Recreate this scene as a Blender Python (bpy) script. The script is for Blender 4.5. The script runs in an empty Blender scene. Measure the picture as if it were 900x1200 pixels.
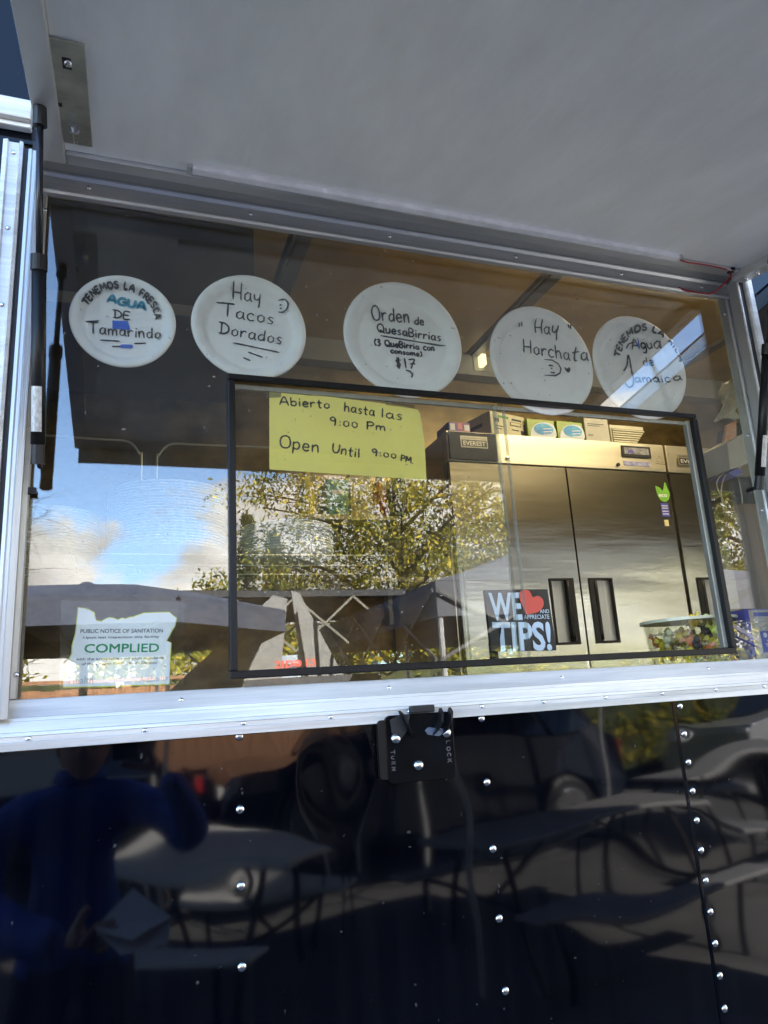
import bpy, bmesh, math, random
import numpy as np
from mathutils import Vector, Matrix
random.seed(7); rng = np.random.default_rng(7)
S = bpy.context.scene
COL = S.collection
R = math.radians

# ---------------------------------------------------------------- camera
cam_d = bpy.data.cameras.new('camera'); cam = bpy.data.objects.new('camera', cam_d); COL.objects.link(cam)
fw = Vector((0.33328975, 0.91134895, 0.24158028)); up = Vector((-0.02534247, -0.24747829, 0.96856195))
rt = fw.cross(up).normalized(); up = rt.cross(fw).normalized()
M = Matrix((rt, up, -fw)).transposed().to_4x4(); M.translation = (0, -1.15, 1.6)
cam.matrix_world = M
cam_d.sensor_fit = 'VERTICAL'; cam_d.sensor_height = 24; cam_d.lens = 24*850.26/1200
cam_d.clip_start = 0.01; cam_d.clip_end = 2000
S.camera = cam

# ---------------------------------------------------------------- world, sun, exposure
SUN_EL, SUN_AZ = R(34), R(20)      # the sun stands behind the trailer (+y), a little to the right
w = bpy.data.worlds.new('World'); S.world = w; w.use_nodes = True
nt = w.node_tree; nt.nodes.clear()
def N(nt, t, **k):
    n = nt.nodes.new(t)
    for a, b in k.items(): setattr(n, a, b)
    return n
out = N(nt, 'ShaderNodeOutputWorld'); bg = N(nt, 'ShaderNodeBackground'); bg.inputs[1].default_value = 0.10
sky = N(nt, 'ShaderNodeTexSky', sky_type='NISHITA', sun_disc=False, sun_elevation=SUN_EL, sun_rotation=SUN_AZ)
sky.air_density = 1.0; sky.dust_density = 0.0; sky.ozone_density = 2.2; sky.altitude = 1200
tc = N(nt, 'ShaderNodeTexCoord'); sp = N(nt, 'ShaderNodeSeparateXYZ'); nt.links.new(tc.outputs['Generated'], sp.inputs[0])
mp = N(nt, 'ShaderNodeMapping'); mp.inputs['Scale'].default_value = (1, 1, 2.2); mp.inputs['Location'].default_value = (0.35, 0.1, 0.2)
nt.links.new(tc.outputs['Generated'], mp.inputs[0])
no = N(nt, 'ShaderNodeTexNoise'); no.inputs['Scale'].default_value = 2.3; no.inputs['Detail'].default_value = 9; no.inputs['Roughness'].default_value = .58; no.inputs['Distortion'].default_value = .25
nt.links.new(mp.outputs[0], no.inputs[0])
def mth(nt, op, a, b=None, c=None):
    n = N(nt, 'ShaderNodeMath', operation=op)
    for i, v in enumerate((a, b, c)):
        if v is None: continue
        if isinstance(v, (int, float)): n.inputs[i].default_value = v
        else: nt.links.new(v, n.inputs[i])
    return n.outputs[0]
# clouds are banked towards the horizon and thin out upwards
bank = mth(nt, 'MULTIPLY_ADD', sp.outputs[2], -1.30, .40)
bank = mth(nt, 'MULTIPLY_ADD', sp.outputs[0], .42, bank)
v = mth(nt, 'ADD', no.outputs[0], bank)
mr = N(nt, 'ShaderNodeMapRange', interpolation_type='SMOOTHSTEP'); mr.inputs[1].default_value = .575; mr.inputs[2].default_value = .665
nt.links.new(v, mr.inputs[0])
no2 = N(nt, 'ShaderNodeTexNoise'); no2.inputs['Scale'].default_value = 6; no2.inputs['Detail'].default_value = 6
nt.links.new(mp.outputs[0], no2.inputs[0])
cr = N(nt, 'ShaderNodeMapRange'); cr.inputs[1].default_value = .3; cr.inputs[2].default_value = .7; cr.inputs[3].default_value = 2.2; cr.inputs[4].default_value = 6.6
nt.links.new(no2.outputs[0], cr.inputs[0])
cc = N(nt, 'ShaderNodeCombineXYZ'); 
nt.links.new(cr.outputs[0], cc.inputs[0])
nt.links.new(mth(nt, 'MULTIPLY', cr.outputs[0], .96), cc.inputs[1]); nt.links.new(mth(nt, 'MULTIPLY', cr.outputs[0], .90), cc.inputs[2])
mx = N(nt, 'ShaderNodeMix', data_type='RGBA'); nt.links.new(mr.outputs[0], mx.inputs[0]); nt.links.new(sky.outputs[0], mx.inputs[6]); nt.links.new(cc.outputs[0], mx.inputs[7])
nt.links.new(mx.outputs[2], bg.inputs[0]); nt.links.new(bg.outputs[0], out.inputs[0])
sd = bpy.data.lights.new('sun', 'SUN'); sd.energy = 5; sd.angle = R(.53); sd.color = (1, .93, .82)
sun = bpy.data.objects.new('sun', sd); COL.objects.link(sun)
# Nishita: rotation 0 puts the sun on +y and turns it clockwise towards +x
sdir = Vector((math.sin(SUN_AZ)*math.cos(SUN_EL), math.cos(SUN_AZ)*math.cos(SUN_EL), math.sin(SUN_EL)))
sun.rotation_euler = sdir.to_track_quat('Z', 'Y').to_euler()
S.view_settings.view_transform = 'Standard'; S.view_settings.look = 'None'; S.view_settings.gamma = 1; S.view_settings.use_curve_mapping = False
S.view_settings.exposure = 3.5
S.render.engine = 'CYCLES'
S.cycles.max_bounces = 12; S.cycles.transparent_max_bounces = 24; S.cycles.glossy_bounces = 6; S.cycles.transmission_bounces = 8

# ---------------------------------------------------------------- materials
MATS = {}
def mat(name, col, rough=.5, metal=0, var=.12, nscale=8, bump=0, bscale=40, col2=None, stretch=(1,1,1), spec=.5, coat=0, emit=None, trans=0, aniso=0, lo=.35, hi=.65):
    if name in MATS: return MATS[name]
    m = bpy.data.materials.new(name); m.use_nodes = True; t = m.node_tree; b = t.nodes['Principled BSDF']
    b.inputs['Roughness'].default_value = rough; b.inputs['Metallic'].default_value = metal
    b.inputs['Specular IOR Level'].default_value = spec; b.inputs['Coat Weight'].default_value = coat
    b.inputs['Transmission Weight'].default_value = trans; b.inputs['Anisotropic'].default_value = aniso
    tc = N(t, 'ShaderNodeTexCoord'); mp = N(t, 'ShaderNodeMapping'); mp.inputs['Scale'].default_value = stretch
    t.links.new(tc.outputs['Object'], mp.inputs[0])
    if var or col2:
        n = N(t, 'ShaderNodeTexNoise'); n.inputs['Scale'].default_value = nscale; n.inputs['Detail'].default_value = 6; n.inputs['Roughness'].default_value = .6
        t.links.new(mp.outputs[0], n.inputs[0])
        r = N(t, 'ShaderNodeValToRGB'); t.links.new(n.outputs[0], r.inputs[0])
        c2 = col2 or tuple(c*(1-var) for c in col); c1 = col if col2 else tuple(min(1, c*(1+var*.6)) for c in col)
        r.color_ramp.elements[0].position = lo; r.color_ramp.elements[1].position = hi
        r.color_ramp.elements[0].color = (*c2, 1); r.color_ramp.elements[1].color = (*c1, 1)
        t.links.new(r.outputs[0], b.inputs['Base Color'])
        rr = N(t, 'ShaderNodeMapRange'); rr.inputs[3].default_value = rough*.85; rr.inputs[4].default_value = min(1, rough*1.2)
        t.links.new(n.outputs[0], rr.inputs[0]); t.links.new(rr.outputs[0], b.inputs['Roughness'])
    else: b.inputs['Base Color'].default_value = (*col, 1)
    if bump:
        n = N(t, 'ShaderNodeTexNoise'); n.inputs['Scale'].default_value = bscale; n.inputs['Detail'].default_value = 5
        t.links.new(mp.outputs[0], n.inputs[0])
        bp = N(t, 'ShaderNodeBump'); bp.inputs['Strength'].default_value = 1; bp.inputs['Distance'].default_value = bump
        t.links.new(n.outputs[0], bp.inputs['Height']); t.links.new(bp.outputs[0], b.inputs['Normal'])
    if emit:
        b.inputs['Emission Color'].default_value = (*emit[0], 1); b.inputs['Emission Strength'].default_value = emit[1]
    MATS[name] = m; return m
def glass_mat(name, tint=(.97,.985,.97), ior=1.5, rough=.0, dirt=.05, bend=.0):
    m = bpy.data.materials.new(name); m.use_nodes = True; t = m.node_tree; t.nodes.clear()
    o = N(t, 'ShaderNodeOutputMaterial'); tr = N(t, 'ShaderNodeBsdfTransparent'); gl = N(t, 'ShaderNodeBsdfGlossy'); mi = N(t, 'ShaderNodeMixShader')
    tr.inputs[0].default_value = (*tint, 1); gl.inputs['Roughness'].default_value = rough
    ge = N(t, 'ShaderNodeNewGeometry'); fr = N(t, 'ShaderNodeFresnel')
    mr = N(t, 'ShaderNodeMapRange'); mr.inputs[3].default_value = ior; mr.inputs[4].default_value = 1/ior
    t.links.new(ge.outputs['Backfacing'], mr.inputs[0]); t.links.new(mr.outputs[0], fr.inputs['IOR'])
    t.links.new(fr.outputs[0], mi.inputs[0]); t.links.new(tr.outputs[0], mi.inputs[1]); t.links.new(gl.outputs[0], mi.inputs[2])
    last = mi.outputs[0]
    tc = N(t, 'ShaderNodeTexCoord')
    if bend:
        n = N(t, 'ShaderNodeTexNoise'); n.inputs['Scale'].default_value = 3.0; n.inputs['Detail'].default_value = 1
        bp = N(t, 'ShaderNodeBump'); bp.inputs['Distance'].default_value = bend; t.links.new(tc.outputs['Object'], n.inputs[0])
        t.links.new(n.outputs[0], bp.inputs['Height']); t.links.new(bp.outputs[0], gl.inputs['Normal'])
    if dirt:   # dust specks, smears and streaks on the pane
        n1 = N(t, 'ShaderNodeTexNoise'); n1.inputs['Scale'].default_value = 110; n1.inputs['Detail'].default_value = 1
        n2 = N(t, 'ShaderNodeTexNoise'); n2.inputs['Scale'].default_value = 4; n2.inputs['Detail'].default_value = 8
        mp = N(t, 'ShaderNodeMapping'); mp.inputs['Scale'].default_value = (2.5, 1, .6); mp.inputs['Rotation'].default_value = (0, .5, 0)
        t.links.new(tc.outputs['Object'], n1.inputs[0]); t.links.new(tc.outputs['Object'], mp.inputs[0]); t.links.new(mp.outputs[0], n2.inputs[0])
        a = N(t, 'ShaderNodeMapRange'); a.inputs[1].default_value = .765; a.inputs[2].default_value = .80; a.inputs[4].default_value = .55; t.links.new(n1.outputs[0], a.inputs[0])
        b = N(t, 'ShaderNodeMapRange'); b.inputs[1].default_value = .45; b.inputs[2].default_value = .85; b.inputs[4].default_value = dirt; t.links.new(n2.outputs[0], b.inputs[0])
        s = mth(t, 'ADD', a.outputs[0], b.outputs[0])
        df = N(t, 'ShaderNodeBsdfDiffuse'); df.inputs[0].default_value = (.6,.58,.52,1)
        m2 = N(t, 'ShaderNodeMixShader'); t.links.new(s, m2.inputs[0]); t.links.new(last, m2.inputs[1]); t.links.new(df.outputs[0], m2.inputs[2]); last = m2.outputs[0]
    t.links.new(last, o.inputs[0]); MATS[name] = m; return m

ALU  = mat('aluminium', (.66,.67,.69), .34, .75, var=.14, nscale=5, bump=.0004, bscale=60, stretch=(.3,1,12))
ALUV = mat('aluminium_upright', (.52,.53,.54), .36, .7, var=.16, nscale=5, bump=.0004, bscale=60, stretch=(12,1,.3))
WHITE = mat('white_trim', (.72,.71,.69), .34, .25, var=.22, nscale=7, bump=.0003, bscale=30, stretch=(.4,1,10))
FLANGE = mat('dull_aluminium', (.42,.42,.37), .42, .6, var=.2, nscale=9, stretch=(3,1,1))
HATCHP = mat('hatch_panel', (.90,.905,.915), .40, .08, var=.12, nscale=5.2, bump=.0012, bscale=22, stretch=(2.0,.7,1), lo=.25, hi=.75)
BLACK = mat('black_gloss', (.0008,.0011,.0030), .04, 0, var=.3, nscale=3, spec=.37)
GASK = mat('black_rubber', (.012,.012,.014), .5, 0, var=.2)
BLKM = mat('black_metal', (.008,.008,.009), .38, 0, var=.3, nscale=20, spec=.3)
BRKT = mat('black_plate', (.003,.0035,.005), .13, 0, spec=.22, var=.5, nscale=18, bump=.00012, bscale=60)
CHROME = mat('bolt_steel', (.72,.73,.75), .16, 1, var=.1, nscale=90)
ZINC = mat('zinc_plate', (.50,.50,.42), .38, .7, var=.25, nscale=22)
STEEL = mat('brushed_steel', (.52,.49,.42), .26, 1, var=.10, nscale=4, bump=.00018, bscale=30, stretch=(1,1,14), aniso=.5)
STEELD = mat('scratched_steel', (.16,.13,.09), .34, .6, var=.5, nscale=7, bump=.0008, bscale=30, stretch=(1,1,3))
CEIL = mat('ceiling_skin', (.58,.41,.14), .38, .35, var=.3, nscale=2.2)
WALLI = mat('interior_wall', (.22,.20,.15), .35, .5, var=.3, nscale=3)
PAPERW = mat('paper_plate', (.82,.82,.82), .62, 0, var=.04, nscale=30, bump=.0006, bscale=90)
INK = mat('ink', (.012,.012,.016), .4, 0, var=0)
BLUE = mat('blue_marker', (.03,.13,.62), .4, 0, var=.1)
TEAL = mat('teal_marker', (.02,.28,.42), .4, 0, var=.2, nscale=200)
PURP = mat('purple_brown_marker', (.10,.03,.05), .4, 0, var=.2)
YEL = mat('yellow_card', (.86,.76,.20), .7, 0, var=.07, nscale=5, bump=.001, bscale=5)
TAPE = None
GLASS = glass_mat('window_glass', ior=1.92, dirt=.04, bend=.0006)
GLASS2 = glass_mat('sliding_glass', ior=1.8, dirt=.03, bend=.0005)
EDGE = glass_mat('cut_edge', tint=(.85,.88,.85), ior=1.6, rough=.25, dirt=.55)
CLEAR = glass_mat('clear_plastic', tint=(.93,.94,.90), ior=1.5, rough=.08, dirt=.02)
TAPE = glass_mat('clear_tape', tint=(.80,.80,.72), ior=1.45, rough=.3, dirt=.25)

def add_specks(m, dens=.765, amount=.22, streak=.010):
    """dust specks and faint run marks on glossy paint"""
    t = m.node_tree; b = t.nodes['Principled BSDF']; o = t.nodes['Material Output']; tc = N(t, 'ShaderNodeTexCoord')
    n1 = N(t, 'ShaderNodeTexNoise'); n1.inputs['Scale'].default_value = 95; n1.inputs['Detail'].default_value = 1; t.links.new(tc.outputs['Object'], n1.inputs[0])
    a = N(t, 'ShaderNodeMapRange'); a.inputs[1].default_value = dens; a.inputs[2].default_value = dens+.05; a.inputs[4].default_value = amount; t.links.new(n1.outputs[0], a.inputs[0])
    mp = N(t, 'ShaderNodeMapping'); mp.inputs['Scale'].default_value = (28, 1, 1.2); t.links.new(tc.outputs['Object'], mp.inputs[0])
    n2 = N(t, 'ShaderNodeTexNoise'); n2.inputs['Scale'].default_value = 1.5; n2.inputs['Detail'].default_value = 8; t.links.new(mp.outputs[0], n2.inputs[0])
    c = N(t, 'ShaderNodeMapRange'); c.inputs[1].default_value = .45; c.inputs[2].default_value = .8; c.inputs[4].default_value = streak; t.links.new(n2.outputs[0], c.inputs[0])
    df = N(t, 'ShaderNodeBsdfDiffuse'); df.inputs[0].default_value = (.22,.22,.21,1); mi = N(t, 'ShaderNodeMixShader')
    t.links.new(mth(t, 'ADD', a.outputs[0], c.outputs[0]), mi.inputs[0]); t.links.new(b.outputs[0], mi.inputs[1]); t.links.new(df.outputs[0], mi.inputs[2]); t.links.new(mi.outputs[0], o.inputs[0])
add_specks(BLACK)
# ---------------------------------------------------------------- helpers
def tag(o, label=None, cat=None, group=None, kind=None):
    if label: o['label'] = label
    if cat: o['category'] = cat
    if group: o['group'] = group
    if kind: o['kind'] = kind
    return o
def empty(name, loc=(0,0,0), label=None, cat=None, group=None):
    o = bpy.data.objects.new(name, None); COL.objects.link(o); o.location = loc; o.empty_display_size = .1
    return tag(o, label, cat, group)
def link(name, me, parent=None, loc=None):
    o = bpy.data.objects.new(name, me); COL.objects.link(o)
    if parent:
        o.parent = parent
        p = parent; off = Vector((0,0,0))
        while p: off += Vector(p.location); p = p.parent
        o.location = (Vector(loc) if loc else Vector((0,0,0))) - (off if True else 0)
    elif loc: o.location = loc
    return o
def obj(name, bm, m, parent=None, smooth=False, bevel=0):
    """bm is in world coordinates; the object is parented to `parent` wherever that stands (unrotated)."""
    me = bpy.data.meshes.new(name); bmesh.ops.recalc_face_normals(bm, faces=bm.faces[:]); bm.to_mesh(me); bm.free()
    me.materials.append(m)
    if smooth:
        me.polygons.foreach_set('use_smooth', [True]*len(me.polygons))
    o = link(name, me, parent)
    if bevel:
        b = o.modifiers.new('bevel', 'BEVEL'); b.width = bevel; b.segments = 2; b.limit_method = 'ANGLE'; b.angle_limit = R(40)
    return o
def B(): return bmesh.new()
def box(bm, x0, x1, y0, y1, z0, z1):
    v = [bm.verts.new((x, y, z)) for x in (x0, x1) for y in (y0, y1) for z in (z0, z1)]
    for f in ((0,1,3,2),(4,6,7,5),(0,4,5,1),(2,3,7,6),(0,2,6,4),(1,5,7,3)): bm.faces.new([v[i] for i in f])
    return bm
def obox(bm, c, ax, ay, az, hx, hy, hz):
    c = Vector(c); ax, ay, az = Vector(ax).normalized()*hx, Vector(ay).normalized()*hy, Vector(az).normalized()*hz
    v = [bm.verts.new(c+ax*i+ay*j+az*k) for i in (-1,1) for j in (-1,1) for k in (-1,1)]
    for f in ((0,1,3,2),(4,6,7,5),(0,4,5,1),(2,3,7,6),(0,2,6,4),(1,5,7,3)): bm.faces.new([v[i] for i in f])
    return bm
def prism_xz(bm, pts, y0, y1):
    a = [bm.verts.new((x, y0, z)) for x, z in pts]; b = [bm.verts.new((x, y1, z)) for x, z in pts]
    bm.faces.new(a); bm.faces.new(b[::-1]); n = len(pts)
    for i in range(n): bm.faces.new((a[i], b[i], b[(i+1)%n], a[(i+1)%n]))
    return bm
def prism_yz(bm, pts, x0, x1):
    a = [bm.verts.new((x0, y, z)) for y, z in pts]; b = [bm.verts.new((x1, y, z)) for y, z in pts]
    bm.faces.new(a); bm.faces.new(b[::-1]); n = len(pts)
    for i in range(n): bm.faces.new((a[i], b[i], b[(i+1)%n], a[(i+1)%n]))
    return bm
def tube(bm, pts, r, seg=8, r1=None, cap=True):
    pts = [Vector(p) for p in pts]; n = len(pts); rings = []
    prev = None
    for i, p in enumerate(pts):
        d = (pts[min(i+1, n-1)]-pts[max(i-1, 0)]).normalized()
        if prev is None:
            u = d.orthogonal().normalized()
        else:
            u = (prev - d*prev.dot(d)).normalized()
        prev = u; w2 = d.cross(u)
        rr = r if r1 is None else r+(r1-r)*i/(n-1)
        rings.append([bm.verts.new(p+(u*math.cos(a)+w2*math.sin(a))*rr) for a in [2*math.pi*k/seg for k in range(seg)]])
    for i in range(n-1):
        for k in range(seg):
            bm.faces.new((rings[i][k], rings[i][(k+1)%seg], rings[i+1][(k+1)%seg], rings[i+1][k]))
    if cap: bm.faces.new(rings[0][::-1]); bm.faces.new(rings[-1])
    return bm
def lathe(bm, prof, c, axis='y', seg=48, wob=None):
    """prof: (radius, offset along axis)."""
    rings = []
    for r, h in prof:
        ring = []
        for k in range(seg):
            a = 2*math.pi*k/seg; x, z = r*math.cos(a), r*math.sin(a)
            if axis == 'y': p = (c[0]+x, c[1]+h, c[2]+z)
            elif axis == 'z': p = (c[0]+x, c[1]+z, c[2]+h)
            else: p = (c[0]+h, c[1]+x, c[2]+z)
            ring.append(bm.verts.new(p))
        rings.append(ring)
    for i in range(len(rings)-1):
        for k in range(seg): bm.faces.new((rings[i][k], rings[i][(k+1)%seg], rings[i+1][(k+1)%seg], rings[i+1][k]))
    bm.faces.new(rings[0]); bm.faces.new(rings[-1])
    return bm
def catmull(pts, sub=5):
    if len(pts) < 3: return [tuple(p) for p in pts]
    P = [pts[0]]+list(pts)+[pts[-1]]; o = []
    for i in range(1, len(P)-2):
        p0, p1, p2, p3 = [np.array(q, float) for q in P[i-1:i+3]]
        for s in range(sub):
            t = s/sub
            o.append(tuple(.5*((2*p1)+(-p0+p2)*t+(2*p0-5*p1+4*p2-p3)*t*t+(-p0+3*p1-3*p2+p3)*t**3)))
    o.append(tuple(pts[-1])); return o
def copies(proto, names_locs, parent):
    """copies of a small part (shared mesh) at new places"""
    for loc in names_locs:
        c = proto.copy(); COL.objects.link(c); c.parent = parent; c.location = loc

# ---- handwriting: one stroke font, drawn as flat ribbons a hair in front of the paper
G = {
'A':(.8,[[(0,0),(.4,1),(.8,0)],[(.14,.36),(.66,.36)]]), 'B':(.6,[[(0,0),(0,1),(.4,.95),(.5,.78),(.35,.56),(.05,.52)],[(.05,.52),(.45,.45),(.6,.25),(.4,.02),(0,0)]]),
'C':(.65,[[(.62,.85),(.4,1),(.12,.85),(0,.5),(.12,.12),(.4,0),(.62,.15)]]), 'D':(.7,[[(.12,0),(.12,1)],[(-.1,1),(.35,.98),(.66,.7),(.66,.3),(.35,.03),(-.05,.02)]]),
'E':(.55,[[(.52,1),(0,.98),(0,0),(.55,.02)],[(0,.52),(.42,.52)]]), 'F':(.5,[[(.5,1),(0,.98),(0,0)],[(0,.5),(.4,.52)]]),
'G':(.75,[[(.68,.85),(.4,1),(.1,.8),(0,.45),(.12,.1),(.42,0),(.7,.15),(.72,.45)],[(.42,.45),(.74,.45)]]),
'H':(.7,[[(0,1),(.03,0)],[(.62,1),(.65,0)],[(.02,.45),(.64,.48)]]), 'I':(.1,[[(.05,1),(.05,0)]]), 'K':(.6,[[(0,1),(.02,0)],[(.55,1),(.03,.45)],[(.2,.6),(.6,0)]]), 'L':(.5,[[(0,1),(0,0),(.5,.02)]]),
'M':(.85,[[(0,0),(.08,1)],[(.08,1),(.42,.3)],[(.42,.3),(.78,1)],[(.78,1),(.85,0)]]), 'N':(.7,[[(0,0),(.02,1)],[(.02,1),(.65,0)],[(.65,0),(.68,1)]]),
'O':(.75,[[(.42,1),(.12,.88),(0,.5),(.12,.1),(.4,0),(.68,.15),(.76,.52),(.62,.9),(.38,1)]]),
'P':(.55,[[(0,0),(.02,1)],[(-.05,.95),(.35,1),(.55,.8),(.45,.55),(.03,.45)]]), 'Q':(.8,[[(.4,1),(.1,.85),(0,.5),(.12,.12),(.42,.02),(.7,.2),(.76,.55),(.6,.9),(.36,1)],[(.3,.25),(.85,-.05)]]),
'R':(.6,[[(0,0),(.02,1)],[(0,.98),(.42,.95),(.52,.75),(.38,.52),(.03,.48)],[(.25,.5),(.6,0)]]),
'S':(.55,[[(.52,.88),(.3,1),(.06,.85),(.08,.62),(.3,.5),(.52,.35),(.5,.1),(.25,0),(0,.12)]]),
'T':(.75,[[(-.1,.98),(.8,1)],[(.36,.98),(.38,0)]]), 'U':(.65,[[(0,.9),(0,.3),(.2,.02),(.48,.08),(.62,.4),(.64,.9)]]),
'a':(.55,[[(.46,.5),(.25,.6),(.03,.42),(.03,.12),(.22,0),(.42,.15),(.47,.5)],[(.48,.58),(.48,.15),(.58,0)]]),
'b':(.5,[[(0,1),(.02,0)],[(.02,.1),(.28,0),(.48,.2),(.42,.5),(.2,.55),(.03,.4)]]),
'c':(.45,[[(.45,.5),(.25,.6),(.03,.42),(.03,.15),(.22,0),(.45,.08)]]), 'd':(.55,[[(.46,.5),(.25,.58),(.03,.4),(.03,.12),(.22,0),(.42,.12),(.48,.4)],[(.5,1),(.48,0)]]),
'e':(.5,[[(.03,.3),(.45,.34),(.4,.55),(.2,.6),(.03,.4),(.05,.12),(.25,0),(.48,.1)]]),
'g':(.5,[[(.46,.5),(.25,.6),(.03,.42),(.05,.12),(.25,.05),(.46,.25)],[(.48,.58),(.5,-.1),(.35,-.4),(.1,-.35)]]),
'h':(.5,[[(0,1),(.02,0)],[(.02,.35),(.2,.58),(.4,.5),(.48,0)]]), 'i':(.15,[[(.06,.55),(.07,0)],[(.06,.78),(.08,.82)]]),
'j':(.2,[[(.1,.55),(.1,-.3),(-.1,-.35)]]), 'l':(.15,[[(.05,1),(.08,0)]]),
'm':(.8,[[(0,.58),(.02,0)],[(.02,.35),(.18,.56),(.34,.48),(.38,0)],[(.38,.35),(.55,.56),(.7,.48),(.75,0)]]),
'n':(.5,[[(0,.58),(.02,0)],[(.02,.35),(.2,.58),(.4,.5),(.46,0)]]), 'o':(.5,[[(.26,.6),(.03,.42),(.04,.12),(.24,0),(.46,.15),(.46,.45),(.24,.6)]]),
'p':(.5,[[(0,.6),(.02,-.35)],[(.02,.45),(.25,.6),(.46,.42),(.4,.1),(.2,.02),(.03,.15)]]),
'r':(.42,[[(0,.58),(.03,0)],[(.03,.32),(.2,.56),(.42,.52)]]), 's':(.42,[[(.4,.55),(.2,.6),(.05,.45),(.2,.32),(.38,.2),(.28,.02),(0,.03)]]),
't':(.4,[[(.18,.95),(.18,.1),(.35,.02)],[(0,.6),(.42,.62)]]), 'u':(.5,[[(0,.58),(.02,.12),(.2,0),(.42,.15)],[(.44,.58),(.48,0)]]),
'y':(.5,[[(0,.58),(.05,.25),(.25,.18),(.42,.35)],[(.46,.58),(.42,-.1),(.36,-.4)]]),
'0':(.5,[[(.25,.7),(.05,.55),(.02,.2),(.22,0),(.45,.15),(.46,.5),(.25,.7)]]), '1':(.2,[[(.1,1),(.12,0)]]), '3':(.5,[[(.03,.9),(.3,1),(.42,.8),(.18,.55),(.45,.4),(.4,.1),(.15,0),(0,.1)]]),
'7':(.55,[[(0,.95),(.5,1),(.28,.45),(.15,0)],[(.12,.5),(.52,.52)]]), '9':(.5,[[(.45,.75),(.25,1),(.03,.85),(.05,.6),(.3,.55),(.45,.78)],[(.45,.8),(.42,.4),(.35,0)]]),
':':(.15,[[(.06,.55),(.08,.5)],[(.06,.15),(.08,.1)]]), '.':(.15,[[(.05,.03),(.08,.0)]]), '(':(.25,[[(.22,1.05),(.02,.7),(.02,.3),(.2,-.05)]]), ')':(.25,[[(.02,1.05),(.22,.7),(.22,.3),(.04,-.05)]]),
'$':(.5,[[(.48,.8),(.28,.9),(.05,.75),(.2,.52),(.42,.38),(.35,.12),(.02,.15)],[(.2,1.1),(.16,-.1)],[(.32,1.1),(.28,-.1)]]), ' ':(.4,[]), "'":(.12,[[(.05,1),(.05,.85)]]),
}
def ribbon(bm, pts, w_, y, curve=True):
    if len(pts) == 2: pts = [tuple(np.array(pts[0])*(1-t)+np.array(pts[1])*t) for t in (0,.1,.3,.5,.7,.9,1)]
    pts = catmull(pts) if curve and len(pts) < 12 and len(pts) != 7 else [tuple(p) for p in pts]
    n = len(pts); L = []; Rr = []
    for i, p in enumerate(pts):
        a = pts[max(i-1, 0)]; b = pts[min(i+1, n-1)]; d = Vector((b[0]-a[0], b[1]-a[1]))
        if d.length < 1e-9: d = Vector((1, 0))
        d.normalize(); e = .35 if i in (0, n-1) else 1
        h = w_/2*(.8+.35*random.random())
        ext = d*(-h*.6 if i == 0 else (h*.6 if i == n-1 else 0))
        nx, nz = -d.y*h*e, d.x*h*e
        L.append(bm.verts.new((p[0]+ext.x+nx, y, p[1]+ext.y+nz))); Rr.append(bm.verts.new((p[0]+ext.x-nx, y, p[1]+ext.y-nz)))
    for i in range(n-1): bm.faces.new((L[i], L[i+1], Rr[i+1], Rr[i]))
def glyph_run(bm, s, place, w_, y, hscale=1):
    for kx, ch in place(s):
        for st in G[ch][1]:
            ribbon(bm, [kx(u, v_) for u, v_ in st], w_, y)
def text_line(bm, s, a, b, h, w_, y, gap=.22):
    tot = sum(G[c][0]+gap for c in s)-gap
    a = Vector(a); b = Vector(b); d = (b-a); sx = d.length/tot; dn = d.normalized(); up_ = Vector((-dn.y, dn.x)); x = 0
    for c in s:
        j = random.uniform(-.02, .02)*h; hh = h*random.uniform(.94, 1.05); sl = random.uniform(-.04, .06)
        for st in G[c][1]:
            ribbon(bm, [tuple(a+dn*((x+u)*sx+sl*v_*h)+up_*(v_*hh+j)) for u, v_ in st], w_, y)
        x += G[c][0]+gap
def text_arc(bm, s, pts, h, w_, y):
    P = catmull(pts, 8); L = [0]
    for i in range(1, len(P)): L.append(L[-1]+math.dist(P[i], P[i-1]))
    gap = .25; tot = sum(G[c][0]+gap for c in s)-gap; x = 0
    for c in s:
        cx = (x+G[c][0]/2)/tot*L[-1]
        i = max(1, next((k for k in range(len(L)) if L[k] >= cx), len(L)-1))
        t = (cx-L[i-1])/max(1e-9, L[i]-L[i-1]); p = Vector(P[i-1]).lerp(Vector(P[i]), t); d = (Vector(P[i])-Vector(P[i-1])).normalized(); u_ = Vector((-d.y, d.x))
        sx = L[-1]/tot
        for st in G[c][1]:
            ribbon(bm, [tuple(p+d*((u-G[c][0]/2)*sx)+u_*(v_*h)) for u, v_ in st], w_, y)
        x += G[c][0]+gap
def write(items, y, parent, w_=.0019, inks=None):
    """handwriting; items in plane coordinates"""
    bm = B(); extra = {}
    for it in items:
        k = it[0]
        if k == 't':
            tgt = bm
            if it[1] in ('AGUA', 'Agua'): tgt = extra.setdefault('teal' if it[1] == 'AGUA' else 'ink2', B())
            text_line(tgt, it[1], it[2], it[3], it[4], w_*(1.9 if it[1] == 'AGUA' else 1), y)
        elif k == 'a': text_arc(bm, it[1], it[2], it[3], w_*1.2, y)
        elif k == 'l': ribbon(bm, it[1], w_, y)
        elif k == 'f':
            b = bm if it[1] == 'ink' else extra.setdefault(it[1], B())
            b.faces.new([b.verts.new((x, y-.0003, z)) for x, z in it[2]])
    obj('handwriting', bm, INK, parent)
    mm = {'teal': TEAL, 'blue': BLUE, 'ink2': INK}
    for k, b in extra.items(): obj('marker_drawing' if k == 'blue' else 'handwriting', b, mm[k], parent)
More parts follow.
